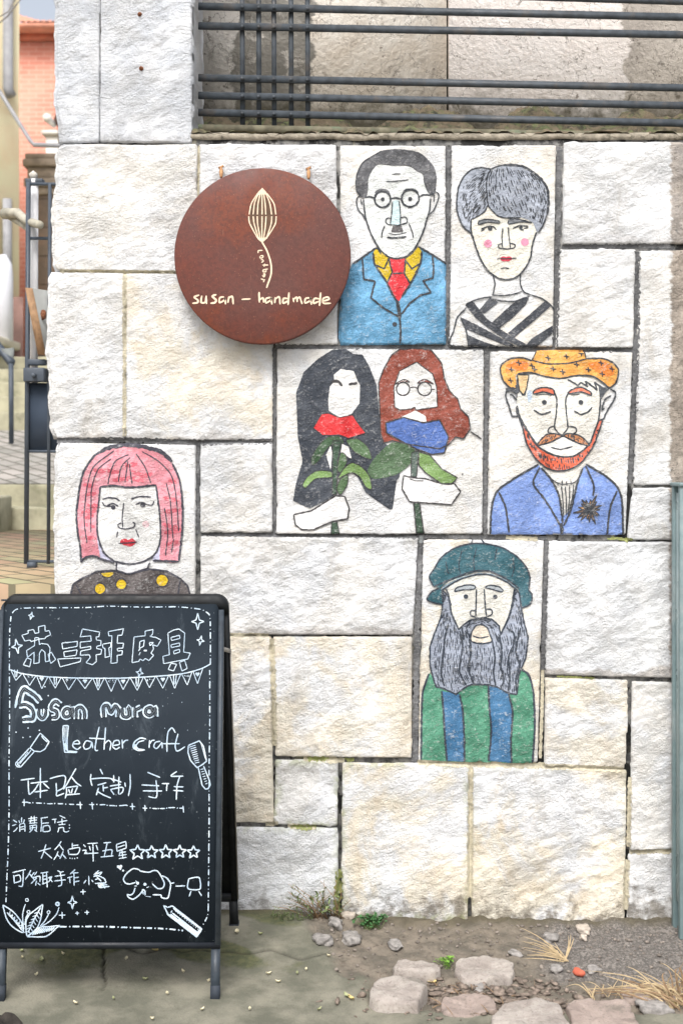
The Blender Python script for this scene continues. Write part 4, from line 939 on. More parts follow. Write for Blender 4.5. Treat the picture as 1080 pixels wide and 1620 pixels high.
t.ink('160,415 212,415|245,422 300,424|335,424 405,418|430,430 480,432|452,400 455,462|545,445 588,446|566,418 568,472|632,448 675,450|700,450 748,448|775,442 838,440|875,446 915,446|908,425 914,485', w, False)
for x, y in ((134,412),(228,420),(310,425),(405,422),(613,444),(687,450),(762,446),(858,445)): t.dot(x, y, 6)
fin(s, 'underline_drawing')
s = B(0, 1200, 6.75); w = 1.5
s.ink('145,655 187,682|135,717 178,703|148,782 170,765 190,735|235,628 235,682|205,660 217,690|265,650 255,690|215,700 215,782|215,702 266,695 270,780|220,732 262,725|222,757 262,750|305,642 402,630|310,667 400,655|340,615 328,692|370,612 372,692|315,692 402,685|320,717 395,708|325,720 328,765|395,712 390,765|355,718 345,760 318,788|370,758 402,782|335,740 385,735|438,637 515,625|445,640 448,700 440,782|450,692 527,685|465,722 462,780|465,722 525,715 537,770 465,782|558,652 607,645|592,650 590,692|640,608 702,637|613,682 722,660|665,640 668,702|630,707 702,700|632,735 630,760 618,787|627,742 680,735 685,772 712,785 742,772', w)
s.dot(745,710,7); s.dot(745,742,7); fin(s, 'lettering')
s = B(0, 1320, 6); w = 1.6
s.ink('365,162 487,130|440,93 420,160 393,230|420,160 497,227|585,63 555,110 520,147|568,100 607,152|555,160 540,200 513,242|540,185 570,215|603,160 585,205 570,232|592,185 632,230|690,80 690,130|690,107 747,100|648,145 658,192|655,140 757,125 740,185 660,190|793,95 817,120|783,152 822,150 805,182 832,170|833,87 932,82|850,110 862,152|915,100 932,150|822,182 937,175|885,85 888,257|983,80 1057,75|1020,80 1005,150 992,210|973,157 1062,145 1060,205|958,214 1080,203', w)
for x in ((668,225),(690,228),(712,228),(738,222)): s.dot(x[0], x[1], 6)
t = B(160, 1320, 5.684); t.inkm = s.inkm
t.ink('140,90 225,62 228,122 145,152 140,90|150,117 215,95|165,167 225,155|158,192 232,180|162,217 232,205|190,140 197,212|175,150 165,185', w, False)
fin(s, 'lettering')
for cx, cy, r in ((330,162,72),(455,160,62),(583,158,64),(708,157,60),(832,160,60)):
    s = B(160, 1320, 5.684); pts = []
    for k in range(11):
        a = math.radians(-90+36*k); q = r if k % 2 == 0 else r*.45; pts.append((cx+q*math.cos(a)*random.uniform(.95,1.05), cy+q*math.sin(a)*random.uniform(.95,1.05)))
    pts[10] = pts[0]; s.ink(pts, 2.1, False, taper=1); fin(s, 'star_drawing')
s = B(0, 1320, 6); w = 1.6
s.ink('122,362 247,333|225,345 222,440 215,490 178,490|138,395 190,388 197,440 140,455 138,395|133,385 142,467|297,338 270,390 243,427|280,370 332,432|330,358 300,402 350,410 325,440 298,467|355,353 330,388|340,402 382,398 382,452|352,438 340,487|360,460 388,482|388,367 462,357|410,365 412,472|445,360 452,502|412,397 445,392|412,427 445,422|403,472 462,450|460,412 500,400|468,410 502,452|497,402 465,452|548,343 580,358 607,350|523,397 622,384|518,442 627,430|573,355 590,440 585,480 553,492|643,412 692,400|665,410 668,462|717,333 668,377|690,367 747,363|705,365 707,487|710,412 752,405|710,452 757,440|822,432 805,455 797,465|845,393 848,482|873,430 887,452', w)
s.ink('940,343 915,365 893,382|905,378 970,358 945,385|890,400 930,390 990,418 1007,458 960,462 903,465|920,400 965,445|905,430 940,415|935,470 950,502 1042,492|955,468 985,490 1000,512|940,480 1020,478|970,455 960,505|985,465 940,500', 1.9)
fin(s, 'lettering')
s = B(160, 1320, 5.684); w = 1.9
s.ink('345,316 290,308 232,350 203,400 220,436 262,446 312,430|345,316 352,328 430,340 470,325 505,328 535,365 570,440 555,480 510,486 460,442|545,370 592,392 625,440 620,500 600,572 545,567 540,545 465,542|308,480 290,530 262,545 238,540 248,565 290,582 340,548 378,502|365,530 378,495 395,510 398,548|380,515 380,540|630,440 660,434', w); s.ink('400,555 450,562', 1)
s.dot(330,438,14); s.dot(396,448,14); s.ink('312,415 325,430|300,465 325,462|410,480 432,468', 1.3)
fin(s, 'elephant_drawing')
s = B(160, 1320, 5.684)
s.dot(157,290,13); s.dot(180,286,13); s.tri(s.P('143,294 193,288 178,322'), .0013, s.inkm, 0); s.dot(200,325,9); fin(s, 'heart_drawing')
s = B(160, 1320, 5.684); s.ink('670,465 757,462|788,400 783,487 890,491 886,395 850,385 788,400|810,510 793,557|878,510 905,552', 1.9); fin(s, 'lettering')
s = B(160, 1320, 5.684)
s.ink('562,638 590,690 600,720 860,922 907,850 640,642 600,657|568,640 590,650 600,657|630,705 640,682|625,715 870,905|650,665 895,850', 2.0, False); s.ink('600,715 850,905', 3.2, False); s.ink('640,705 865,880|700,760 880,900', 2.0, False); s.ink('870,880 905,850|850,915 880,880', 4, False)
for k in range(11): s.dot(672+k*20, 692+k*16, 5)
fin(s, 'knife_drawing')
s = B(0, 1320, 6); w = 1.8
s.ink('30,668 45,730 62,790 95,845 135,885 222,932 215,850 185,800 140,745 90,705 30,668|70,740 150,830 218,915|410,663 340,715 280,765 250,830 260,962 320,925 360,880 390,800 410,663|392,690 330,800 268,935|260,970 430,970 500,925 540,885 572,865 470,875 380,882 310,930 260,970', w)
for k in range(6): a = np.array((85+k*22, 765+k*24)); s.ink([a, a+(42, 6)], 1.3); s.ink([a+(8,8), a+(15,-36)], 1.2)
for k in range(7): a = np.array((370-k*16, 735+k*30)); s.ink([a, a+(-42, 16)], 1.3); s.ink([a, a+(24, 34)], 1.2)
for k in range(9): s.ink([(310+k*22, 955-k*5), (360+k*20, 890-k*1.5)], 2.0)
s.ink('230,900 218,780 228,710 246,660|238,860 250,790 272,752|385,872 430,820 465,755|400,872 480,820 540,755 565,690', 1.5)
s.ring(260,622,14,1.3); s.ring(275,735,14,1.3); s.ring(465,738,14,1.3); s.ring(549,660,15,2.4)
fin(s, 'leaf_drawing')
s = B(0, 0, 1)
def spark(ox, oy, sc, x, y, r, w=1.4, tl=0):
    cx, cy, r = ox+x/sc, oy+y/sc, r/sc; pts = []
    for k in range(9):
        a = math.radians(45*k-90+tl); q = (r*(1 if k % 4 == 0 else .75)) if k % 2 == 0 else r*.27; pts.append((cx+q*math.cos(a), cy+q*math.sin(a)))
    s.ink(pts, w, False, taper=1); fin(s, 'sparkle_drawing'); s.inkm = MB()
spark(0,950,6,300,145,38,1.4,12); spark(0,950,6,165,435,72,1.7,-10); spark(160,950,6,918,200,80,1.7); spark(160,950,6,945,380,48,1.5,12); spark(160,950,6,368,685,48,1.4,14); spark(0,1320,6,690,645,62,1.6)
for x, y, r in ((790,545,26),(592,767,32),(735,748,18),(828,740,22)):
    x, y, r = x/6, 1320+y/6, r/6; s.ink([(x-r,y),(x+r,y-.3)], 1.5, False); s.ink([(x,y-r),(x+.4,y+r)], 1.5, False); fin(s, 'cross_drawing'); s.inkm = MB()
for x, y in ((297,1155),(273,1097),(258,1117),(261,1152),(288,1111)): s.dot(x, y, .7)
fin(s, 'chalk_specks')
# dash-dot border
s = B(0, 0, 1)
def dashdot(P, w=1.7, on=11, gap=4.5, st=0):
    C = resample(catmull(parse(P)), .5); i = st
    while i < len(C)-4:
        L_ = int(on*2*random.uniform(.75, 1.2)); s.ink(C[i:i+L_], w*random.uniform(.9,1.15), False, taper=.9)
        i += L_+int(gap*2); 
        if i < len(C): s.dot(C[i][0], C[i][1], w*.5)
        i += int(gap*2)
dashdot('20,970 24,965.5 32,962.5 60,961.5 100,961.5 140,961 170,959 230,960.5 280,960 318,964 326,968 332,974 333,1000 333,1050'); dashdot('332,1060 332,1140 331,1220 331,1300 330,1400 329.5,1442 328,1450 322,1462'); dashdot('18,975 16,1000 15.5,1060 16,1120 15,1200 15,1280 14,1330 12,1380 10,1427'); dashdot('95,1466 150,1465.5 200,1467 260,1469 290,1472', 2.4)
fin(s, 'border_drawing')
# ------------------------------------------------------------------ alley behind the wall's left corner: terrace, steps, ramp, stair
def brick_floor(name, c1, c2, mortar, sx=.22, sy=.11):
    m = NT(name); co = m.pos()
    b = m.n('ShaderNodeTexBrick'); b.inputs['Scale'].default_value = 1; b.inputs['Brick Width'].default_value = sx; b.inputs['Row Height'].default_value = sy
    b.inputs['Mortar Size'].default_value = .010; b.inputs['Color1'].default_value = lin(*c1); b.inputs['Color2'].default_value = lin(*c2); b.inputs['Mortar'].default_value = lin(*mortar)
    rot = m.n('ShaderNodeMapping'); rot.inputs['Rotation'].default_value = (0, 0, .85); m.link(m.geo.outputs['Position'], rot.inputs[0]); m.link(rot.outputs[0], b.inputs['Vector'])
    c = m.mix(m.ramp(m.noise(co, 3, 5, .6), .4, .65, 0, .3), b.outputs['Color'], lin(*mortar)[:3])
    m.col(c); m.bump(m.math('ADD', b.outputs['Fac'], m.noise(co, 30, 4)), -.3, .006); return m.m
TZ = 1.06
mb = MB(); mb.box((-14, .30, -1), (-.925, 3.47, TZ)); tag(mb.build('terrace_paving', brick_floor('brick_paving', (196,160,136), (176,174,138), (118,112,92))), kind='structure')
M_STEP = plain('mossy_concrete_step', (154,150,128), .95, .3, 5, .004, stain=((92,96,68), .85))
mb = MB(); mb.box((-14, 3.472, -1), (-.6, 3.80, TZ+.13), bev=.008); mb.box((-14, 3.80, -1), (-.6, 8, TZ+.265), bev=.008); tag(mb.build('alley_steps', M_STEP), kind='structure')
mb = MB(); V = [(-14,3.84,TZ+.269), (1,3.84,TZ+.269), (1,6.02,1.714), (-14,6.02,1.714)]; mb.add(V, [(0,1,2,3)])
tag(mb.build('alley_ramp', brick_floor('grey_brick_paving', (168,162,156), (150,148,142), (96,94,86))), kind='structure')
mb = MB()
for k in range(5): mb.box((-14, 6.0+.39*k, 0), (1, 6.0+.39*(k+1)+(0 if k < 4 else 8.8)-.002, 1.714+.143*(k+1)), bev=.012)
mb.box((-30, 16.7, 0), (8, 60, 3.6))
tag(mb.build('alley_stair', M_STEP), kind='structure')
mb = MB(); a = at(-14, 800, 3.40); b = at(15, 800, 3.40); mb.box((-2.6, 3.1, TZ-.02), (b.x, 3.47, TZ+.21), bev=.015)
tag(mb.build('kerb_block', plain('pale_concrete', (168,164,142), .95, .2, 8, .003, stain=((112,114,84), .6))), 'pale mossy concrete block beside the alley steps at the left edge', 'block')
# iron gate
GY = .95
gt = thing('iron_gate', at(45, 890, GY), 'narrow dark grey iron gate with a lock box beside the white wall corner', 'gate')
M_GATE = plain('grey_painted_steel', (70,78,88), .5, .15, 14, .0006, spec=.4, stain=((92,96,100), .4))
def gbar(name, pts, w, h=None):
    mb = MB()
    for p_, q_ in pts: mb.bar(at(*p_, GY), at(*q_, GY), w, h or w)
    return mb.build(name, M_GATE, gt)
gbar('post', [((45.5,288),(42,892))], .016, .016)
gbar('upright_bar', [((79.5,290),(77,892))], .012); gbar('upright_bar', [((110,290),(110,892))], .012); gbar('upright_bar', [((150,290),(150,892))], .012)
for v in (291, 377, 714, 888): gbar('cross_bar', [((42,v),(190,v+1))], .011)
mb = MB(); a = at(46, 606, GY+.01); b = at(190, 712, GY+.01); mb.box((a.x, GY+.002, b.z), (b.x, GY+.006, a.z)); mb.build('sheet_panel', plain('dark_blue_grey_sheet', (58,68,82), .55, .12, 6), gt)
mb = MB(); a = at(39, 582, GY-.03); b = at(72, 604, GY-.03); mb.box((a.x, GY-.05, b.z), (b.x, GY+.02, a.z), bev=.004); a = at(40,576,GY-.03); b = at(72,568,GY-.03); mb.box((a.x+.01, GY-.03, a.z-.004), (b.x, GY+.01, b.z), bev=.005)
lb = mb.build('lock_box', M_GATE, gt); mb = MB(); c = at(55, 594, GY-.05); mb.tube([c, c+Vector((0,-.02,0))], .009, 10); mb.build('lock_knob', M_GATE, lb, True)
mb = MB(); a = at(44, 897, GY); mb.box((a.x, GY-.01, a.z-.004), (a.x+.035, GY+.02, a.z+.02)); mb.build('stop_foot', M_GATE, gt)
# white pipe beside the gate
mb = MB(); mb.tube([at(54, 640, GY+.05), at(54.5, 450, GY+.05), at(55, 292, GY+.05)], .016, 12); mb.tube([at(55, 293, GY+.05), at(55, 284, GY+.05)], [.022, .022], 12)
wp = thing('drain_pipe', at(54, 905, GY+.05), 'thin white plastic pipe standing right behind the iron gate post', 'pipe'); mb.build('pipe', plain('white_plastic', (222,222,224), .5, .06, 10), wp, True)
mb = MB(); c = at(56, 286, GY+.05); mb.box((c.x-.035, c.y-.02, c.z-.012), (c.x+.035, c.y+.02, c.z+.006), bev=.003); mb.build('clamp', M_GATE, wp)
mb = MB(); mb.tube([at(55,283,GY+.05), at(53,276,GY+.05), at(56,272,GY+.05)], [.014,.018,.010], 8); mb.build('foam_plug', plain('grey_foam', (196,192,184), .95, .2, 40), wp, True)
# grey pole ends tied across the gate
mb = MB(); mb.tube([at(8, 338, 1.2), at(28, 337, 1.1), at(44, 350, GY+.03), at(64, 356, GY-.06)], [.024,.02,.017,.016], 10); mb.tube([at(12, 340, 1.22), at(30, 350, 1.15), at(46, 362, GY+.06)], [.016,.016,.014], 8)
tag(mb.build('wooden_pole', plain('weathered_grey_wood', (168,164,150), .9, .25, 18, .002), None, True), 'weathered pale pole leaning across the upper iron gate', 'pole')
# wood board on the gate
mb = MB(); P0 = [at(40,455,GY-.07), at(52,456,GY-.09), at(73,562,GY-.09), at(60,560,GY-.07)]; P1 = [at(52.2,456,GY-.09), at(92,462,GY+.10), at(96,563,GY+.10), at(73.2,562,GY-.09)]
for P_, nme in ((P0,0),(P1,1)):
    V = [p_[:] for p_ in P_]+[(p_+Vector((.0, .022, 0)))[:] for p_ in P_]
    mb = MB(); mb.add(V, [(0,3,2,1),(4,5,6,7),(0,1,5,4),(1,2,6,5),(2,3,7,6),(3,0,4,7)])
    if nme == 0: wb = thing('wooden_box', at(60,562,GY), 'tilted plywood box on the iron gate with raw brown front edge', 'box'); mb.build('raw_edge', plain('raw_plywood', (150,120,92), .85, .25, 40), wb)
    else: mb.build('side_panel', plain('grey_painted_plywood', (160,162,160), .8, .1, 12, stain=((120,116,110), .5)), wb)
mb = MB(); lump(mb, at(69,498,GY-.05), .012,.012,.022, 5); mb.build('rusty_latch', M_RUST, wb, True)
# dark stone gate pillar with a moulded cap
PY = 9.0
pl = thing('stone_pillar', (at(40,900,PY).x+.6, PY+.2, 1.6), 'weathered brown stone gate pillar with moulded cap behind the gate', 'pillar')
mdk = NT('brown_ashlar'); co = mdk.pos(); b = mdk.n('ShaderNodeTexBrick'); b.inputs['Scale'].default_value = 1; b.inputs['Brick Width'].default_value = .5; b.inputs['Row Height'].default_value = .30; b.inputs['Mortar Size'].default_value = .006
b.inputs['Color1'].default_value = lin(140,124,112); b.inputs['Color2'].default_value = lin(116,104,94); b.inputs['Mortar'].default_value = lin(70,64,58)
mpp = mdk.n('ShaderNodeMapping'); mpp.inputs['Rotation'].default_value = (math.pi/2, 0, 0); mdk.link(mdk.geo.outputs['Position'], mpp.inputs[0]); mdk.link(mpp.outputs[0], b.inputs['Vector'])
mdk.col(mdk.mix(mdk.ramp(mdk.noise(co, 6, 6, .7), .4, .7, 0, .6), b.outputs['Color'], lin(158,132,116)[:3])); mdk.bump(mdk.noise(co, 30, 5), .5, .01)
zt = at(0, 290, PY).z; x0 = at(47, 0, PY).x
mb = MB(); mb.box((x0, PY, 1.5), (x0+1.5, PY+.8, zt-.07)); mb.build('shaft', mdk.m, pl)
mb = MB()
for dz0, dz1, e in ((-.12,-.04,.02),(-.04,.05,.05),(.05,.17,.02),(.17,.25,.06),(.25,.31,.04)): mb.box((x0-e, PY-e, zt+dz0), (x0+1.5+e, PY+.8+e, zt+dz1-.001), bev=.012)
mb.build('cap', plain('grey_brown_stone', (146,134,122), .9, .25, 9, .004), pl)
# cream building
BY = 8.0; xr = at(31, 0, BY).x
def prism(mb, z0, z1, e):
    P_ = [(xr-8, BY-e), (xr+e, BY-e), (xr-2.6+e, BY+8), (xr-8, BY+8)]; mb.add([(x, y, z) for z in (z0, z1) for x, y in P_], [(3,2,1,0),(4,5,6,7),(0,1,5,4),(1,2,6,5),(2,3,7,6),(3,0,4,7)])
cb_ = thing('plaster_house', (xr-2, BY, 1), 'cream yellow plastered house at the left edge with grey downpipe', 'house')
mb = MB(); prism(mb, at(0,470,BY).z, 7, 0); mb.build('wall', plain('cream_plaster', (250,230,194), .95, .05, 2.5, .003, stain=((238,212,172), .5)), cb_)
mb = MB(); prism(mb, -.5, at(0,470,BY).z-.005, .05); mb.build('stone_base', plain('pink_brown_stone', (156,124,114), .9, .35, 3, .01, stain=((110,96,86), .8)), cb_)
M_GP = plain('grey_metal_pipe', (150,150,152), .6, .15, 10); M_WP = plain('white_pvc', (216,218,226), .5, .05, 10)
mb = MB(); mb.tube([at(13,-60,BY-.1), at(13,140,BY-.1), at(18,152,BY-.1)], .05, 10); mb.build('downpipe', M_GP, cb_, True)
mb = MB(); mb.tube([at(12,315,BY-.06), at(12.5,470,BY-.06)], .045, 10); mb.build('conduit', M_GP, cb_, True)
mb = MB(); mb.tube([at(2,405,BY-.4), at(7,420,BY-.4), at(7,440,BY-.4), at(7,540,BY-.4)], [.05,.075,.085,.085], 12); mb.build('downpipe', M_WP, cb_, True)
mb = MB(); a = at(-30, 535, BY-.5); b2 = at(14, 549, BY-.5); mb.box((a.x, BY-.9, b2.z), (b2.x, BY-.06, a.z), bev=.02); mb.build('ledge', plain('pale_ledge', (196,190,172), .9, .15, 6), cb_)
mb = MB(); mb.box((xr-6.0, BY-.04, 5.4), (xr-4.6, BY+.1, 6.4)); mb.box((xr-6.0, BY-.04, 3.2), (xr-4.6, BY+.1, 5.0)); mb.build('window', plain('dark_window_glass', (60,70,80), .15, .1, 3, spec=.6), cb_)
mb = MB(); mb.tube([at(-20,120,BY-.15), at(0,145,BY-.15), at(48,222,BY-.5), at(54,229,BY-.5), at(140,232,BY-.5)], .022, 6)
tag(mb.build('overhead_cable', M_GP, None, True), 'grey cable running off the cream house toward the white wall', 'cable')
mb = MB(); mb.tube([at(-20,52,6), at(12,26,6.2), at(40,-10,6.5)], .006, 5); mb.tube([at(-10,32,6), at(14,18,6.2), at(30,-12,6.5)], .005, 5)
tag(mb.build('overhead_wire', plain('thin_black_wire', (120,112,104), .6, .1, 10), None, True), 'thin dark overhead wires crossing above the alley', 'wire')
# brick house
HY = 16.0; xl = at(20,0,HY).x
bh = thing('brick_house', (xl+3, HY, 3.6), 'orange red brick house with pale tiled roof at the end of the alley', 'house')
mbk = NT('orange_brick'); co = mbk.pos(); b = mbk.n('ShaderNodeTexBrick'); b.inputs['Scale'].default_value = 1; b.inputs['Brick Width'].default_value = .24; b.inputs['Row Height'].default_value = .075; b.inputs['Mortar Size'].default_value = .008
b.inputs['Color1'].default_value = lin(224,154,134); b.inputs['Color2'].default_value = lin(210,136,118); b.inputs['Mortar'].default_value = lin(226,176,156)
mpp = mbk.n('ShaderNodeMapping'); mpp.inputs['Rotation'].default_value = (math.pi/2, 0, 0); mbk.link(mbk.geo.outputs['Position'], mpp.inputs[0]); mbk.link(mpp.outputs[0], b.inputs['Vector'])
mbk.col(mbk.mix(mbk.ramp(mbk.noise(co, 1.5, 4), .4, .7, 0, .4), b.outputs['Color'], lin(228,168,150)[:3]))
ze = at(0, 50, HY).z
mb = MB(); mb.box((xl-3, HY, 1.5), (xl+1.35, HY+8, ze)); mb.build('wall', mbk.m, bh)
mb = MB(); mb.box((xl-3, HY-.06, ze-.16), (xl+1.40, HY-.001, ze-.05)); mb.build('brick_cornice', plain('pale_brick_course', (196,120,98), .9, .15, 6), bh)
mb = MB()
V = []; nx, ny = 140, 14
for j in range(ny):
    for i in range(nx):
        x = xl-3.3+i*(4.9/nx); t = j/(ny-1); y = HY-.35+t*2.2
        V.append((x, y, ze+.02+t*(.75-.28*(x-xl))+.03*abs(math.sin(i*1.1))+.035*((j*1.0) % 2)))
mb.add(V, [(j*nx+i, j*nx+i+1, (j+1)*nx+i+1, (j+1)*nx+i) for j in range(ny-1) for i in range(nx-1)])
mb.box((xl-3.3, HY-.36, ze-.05), (xl+1.6, HY+.3, ze+.015)); mb.build('tiled_roof', plain('pale_clay_tile', (214,150,126), .9, .18, 5, .01), bh)
# white rendered wall and round fitting of unclear use beyond the pillar
mb = MB(); a = at(73, 214, 14); b2 = at(140, 262, 14); mb.box((a.x, 14, 2.5), (b2.x+3, 14.4, a.z)); mb.box((a.x-.05, 13.95, a.z+.002), (b2.x+3, 14.45, a.z+.06))
tag(mb.build('white_wall', plain('white_render', (232,232,230), .9, .05, 3)), 'white rendered wall between the brick house and the big stone wall', 'wall')
mb = MB(); c = at(78, 190, 13.0); mb.tube([c+Vector((0,.3,0)), c, c+Vector((0,-.1,0)), c+Vector((0,-.16,0))], [.03,.055,.06,.05], 20)
lp = thing('alley_fixture', c, 'small round whitish lamp head above the white rendered wall', 'fixture'); mb.build('fixture_head', plain('white_enamel', (236,234,230), .5, .05, 5), lp, True)
mb = MB(); mb.tube([c+Vector((.02,.25,0)), c+Vector((.1,.25,.22)), c+Vector((.12,.25,-.9))], .04, 10); mb.build('post', plain('brown_post', (110,92,84), .8, .2, 6), lp, True)
# little handrail
mb = MB(); HRY = 5.2
hr = thing('handrail', at(18,700,HRY), 'thin dark handrail post with sloping top rail at the left edge of the steps', 'handrail')
mb.bar(at(18,575,HRY), at(18.5,702,HRY), .03); mb.build('post', M_GATE, hr)
mb = MB(); mb.bar(at(-25,520,HRY+.4), at(19,574,HRY), .05, .04); mb.build('top_rail', M_GATE, hr)
mb = MB(); a, b2, c_, d_ = at(2,552,HRY+.1), at(22,550,HRY+.1), at(21,574,HRY), at(14,572,HRY); mb.add([a[:], b2[:], c_[:], d_[:]]+[(q+Vector((0,.02,0)))[:] for q in (a,b2,c_,d_)], [(0,3,2,1),(4,5,6,7),(0,1,5,4),(1,2,6,5),(2,3,7,6),(3,0,4,7)]); mb.build('bracket_plate', plain('grey_plate', (120,124,122), .7, .1, 6), hr)

# ------------------------------------------------------------------ metal cabinet at the right edge
cx0 = 1.053; cz1 = at(0, 771, -.20).z
cbn = thing('metal_cabinet', (cx0+.4, -.1, 0), 'grey green metal framed cabinet with cloudy panels at the right edge', 'cabinet')
M_CAB = plain('grey_green_metal', (112,132,134), .5, .15, 12, .0005, spec=.45, stain=((150,158,158), .4)); M_PANE = plain('cloudy_plastic_panel', (176,190,190), .35, .1, 5, spec=.5, stain=((146,162,164), .7))
for x in (cx0, cx0+.80):
    for y in (-.14, -.062):
        mb = MB(); mb.box((x, y, .0), (x+.022, y+.022, cz1), bev=.002); mb.build('corner_post', M_CAB, cbn)
for z in (cz1-.022, cz1-.11, cz1-.70, .10):
    mb = MB(); mb.box((cx0+.0225, -.136, z), (cx0+.7995, -.122, z+.02), bev=.002); mb.build('cross_rail', M_CAB, cbn)
mb = MB(); mb.box((cx0+.012, -.130, .115), (cx0+.81, -.124, cz1-.02)); mb.box((cx0+.008, -.117, .10), (cx0+.014, -.064, cz1-.02)); mb.build('panel', M_PANE, cbn)
mb = MB(); mb.box((cx0-.004, -.146, cz1+.0005), (cx0+.83, -.035, cz1+.012), bev=.003); mb.build('top_cover', M_CAB, cbn)
# ------------------------------------------------------------------ ground
def gh(X, Y):
    """height of the near ground"""
    X = np.asarray(X, float); Y = np.asarray(Y, float)
    d = Y+D; v = HOR+CAMZ*F/d; u = CU+X*F/d
    z = .012*perlin(X/.5, Y/.4, 71)+.004*perlin(X/.12, Y/.1, 72)
    slab = slab_m(u, v)
    z = z*(1-.6*slab)+slab*.012
    z = z+.036*sstep(640, 470, u)*sstep(-.45, -.02, Y)
    dirt = 1-slab
    z = z+dirt*(.006*perlin(X/.05, Y/.04, 73)+.004*perlin(X/.02, Y/.018, 74)+.002*perlin(X/.009, Y/.009, 75))
    # soil heaped against the foot of the stones
    z = z+.018*sstep(-.10, .01, Y)*(1+.8*perlin(X/.07, Y/.1, 76))*sstep(500, 560, u)
    z = z-.010*crack_m(u, v)
    return z
def slab_m(u, v):
    e = 505+perlin(v/30, v*0, 81)*18+(v-1500)*.75
    edge = sstep(12, -12, u-e)
    front = sstep(-8, 8, v-(1548+.03*(u-560)+10*perlin(u/40, 0*u, 82)))*sstep(600, 570, u)+sstep(-6, 6, v-(1604+5*perlin(u/30, 0*u, 83)))
    return np.clip(edge+front, 0, 1)
def crack_m(u, v):
    x = 165+6*perlin(v/18, 0*v, 91)+3*perlin(v/6, 0*v, 92)
    a = sstep(3, 0, np.abs(u-x))*(v > 1480)*(v < 1575)
    y = 1515+.03*(u-300)+8*perlin(u/50, 0*u, 93)
    b = sstep(2.5, 0, np.abs(v-y))*(u > 60)*(u < 530)
    return np.clip(a+.7*b, 0, 1)
def asph_m(u, v):
    b = 850+25*perlin(v/20, 0*v, 95)
    return sstep(-25, 25, u-b-(v-1480)*.2)*sstep(1560, 1545, v+4*perlin(u/30, 0*u, 96))
xs = np.arange(-1.7, 1.9, .0065); ys = np.arange(-1.35, .035, .0075)
gx, gy = np.meshgrid(xs, ys); gz = gh(gx, gy); d = gy+D; vv = HOR+CAMZ*F/d; uu = CU+gx*F/d
idx = np.arange(gx.size).reshape(gx.shape); Q = np.stack([idx[:-1,:-1], idx[:-1,1:], idx[1:,1:], idx[1:,:-1]], -1).reshape(-1,4)
slab = slab_m(uu, vv); asp = asph_m(uu, vv)*(1-slab)
moss = slab*np.clip(sstep(.35, -.1, perlin(uu/160, vv/45, 97)-.02)*sstep(-60, 120, uu)*sstep(620, 380, uu)*sstep(1590, 1500, vv), 0, 1)
mg = NT('worn_pavement'); co = mg.pos(); sm = mg.attr('slab')
conc = mg.mix(mg.ramp(mg.noise(co, 6, 6, .65), .35, .65), lin(100,100,88)[:3], lin(136,133,119)[:3])
conc = mg.mix(mg.ramp(mg.noise(co, 150, 3, .6), .6, .75, 0, .5), conc, lin(84,80,72)[:3])
conc = mg.mix(mg.ramp(mg.noise(co, 2.2, 5, .6), .5, .7, 0, .55), conc, lin(96,95,82)[:3])
mossf = mg.ramp(mg.math('ADD', mg.attr('moss'), mg.math('SUBTRACT', mg.math('MULTIPLY', mg.noise(co, 9, 6, .7), 1.5), .75)), .35, .8, 0, .85)
conc = mg.mix(mossf, conc, mg.mix(mg.ramp(mg.noise(co, 45, 4), .35, .65), lin(72,78,54)[:3], lin(98,99,68)[:3]))
dirt = mg.mix(mg.ramp(mg.noise(co, 12, 6, .7), .35, .65), lin(97,92,83)[:3], lin(126,117,105)[:3])
dirt = mg.mix(mg.ramp(mg.noise(co, 60, 4, .7), .55, .7, 0, .7), dirt, lin(84,74,66)[:3])
vor = mg.n('ShaderNodeTexVoronoi'); vor.inputs['Scale'].default_value = 150; mg.link(co, vor.inputs['Vector'])
asph = mg.mix(mg.ramp(vor.outputs['Color'], .3, .9), lin(92,88,84)[:3], lin(128,122,116)[:3]); asph = mg.mix(mg.ramp(mg.noise(co, 300, 2), .62, .7, 0, .8), asph, lin(170,166,160)[:3])
soil = mg.mix(mg.attr('asphalt'), dirt, asph)
c = mg.mix(sm, soil, conc); c = mg.mix(mg.math('MULTIPLY', mg.attr('crack'), .8), c, lin(48,44,38)[:3])
c = mg.mix(mg.attr('foot'), c, mg.mix(mg.noise(co, 25, 5), lin(66,60,50)[:3], lin(98,92,72)[:3]))
mg.col(c); mg.rough(mg.mix(mossf, (.9,.9,.9), (.75,.75,.75))); mg.bump(mg.math('ADD', mg.noise(co, 90, 6, .7), mg.math('MULTIPLY', vor.outputs['Distance'], .3)), .6, .005)
foot = sstep(-.075, -.01, gy+.02*perlin(gx/.06, gy/.06, 98))*.8
tag(mesh_np('pavement', np.stack([gx, gy, gz], -1).reshape(-1,3), [Q], mg.m, attrs=dict(slab=slab.ravel(), moss=moss.ravel(), asphalt=asp.ravel(), crack=(crack_m(uu, vv)*slab).ravel(), foot=foot.ravel())), kind='structure')
mb = MB(); mb.add([(-300,-300,-.06),(300,-300,-.06),(300,600,-.06),(-300,600,-.06)], [(0,1,2,3)]); tag(mb.build('ground', plain('street_concrete', (136,130,118), .95, .2, 2, .004)), kind='structure')
def gz1(x, y): return float(gh(np.array([x]), np.array([y]))[0])
def gpt(u, v):
    z = 0
    for _ in range(6): p = on_ground(u, v, z); z = gz1(p.x, min(p.y, -.02))
    return Vector((p.x, min(p.y, -.02), z))
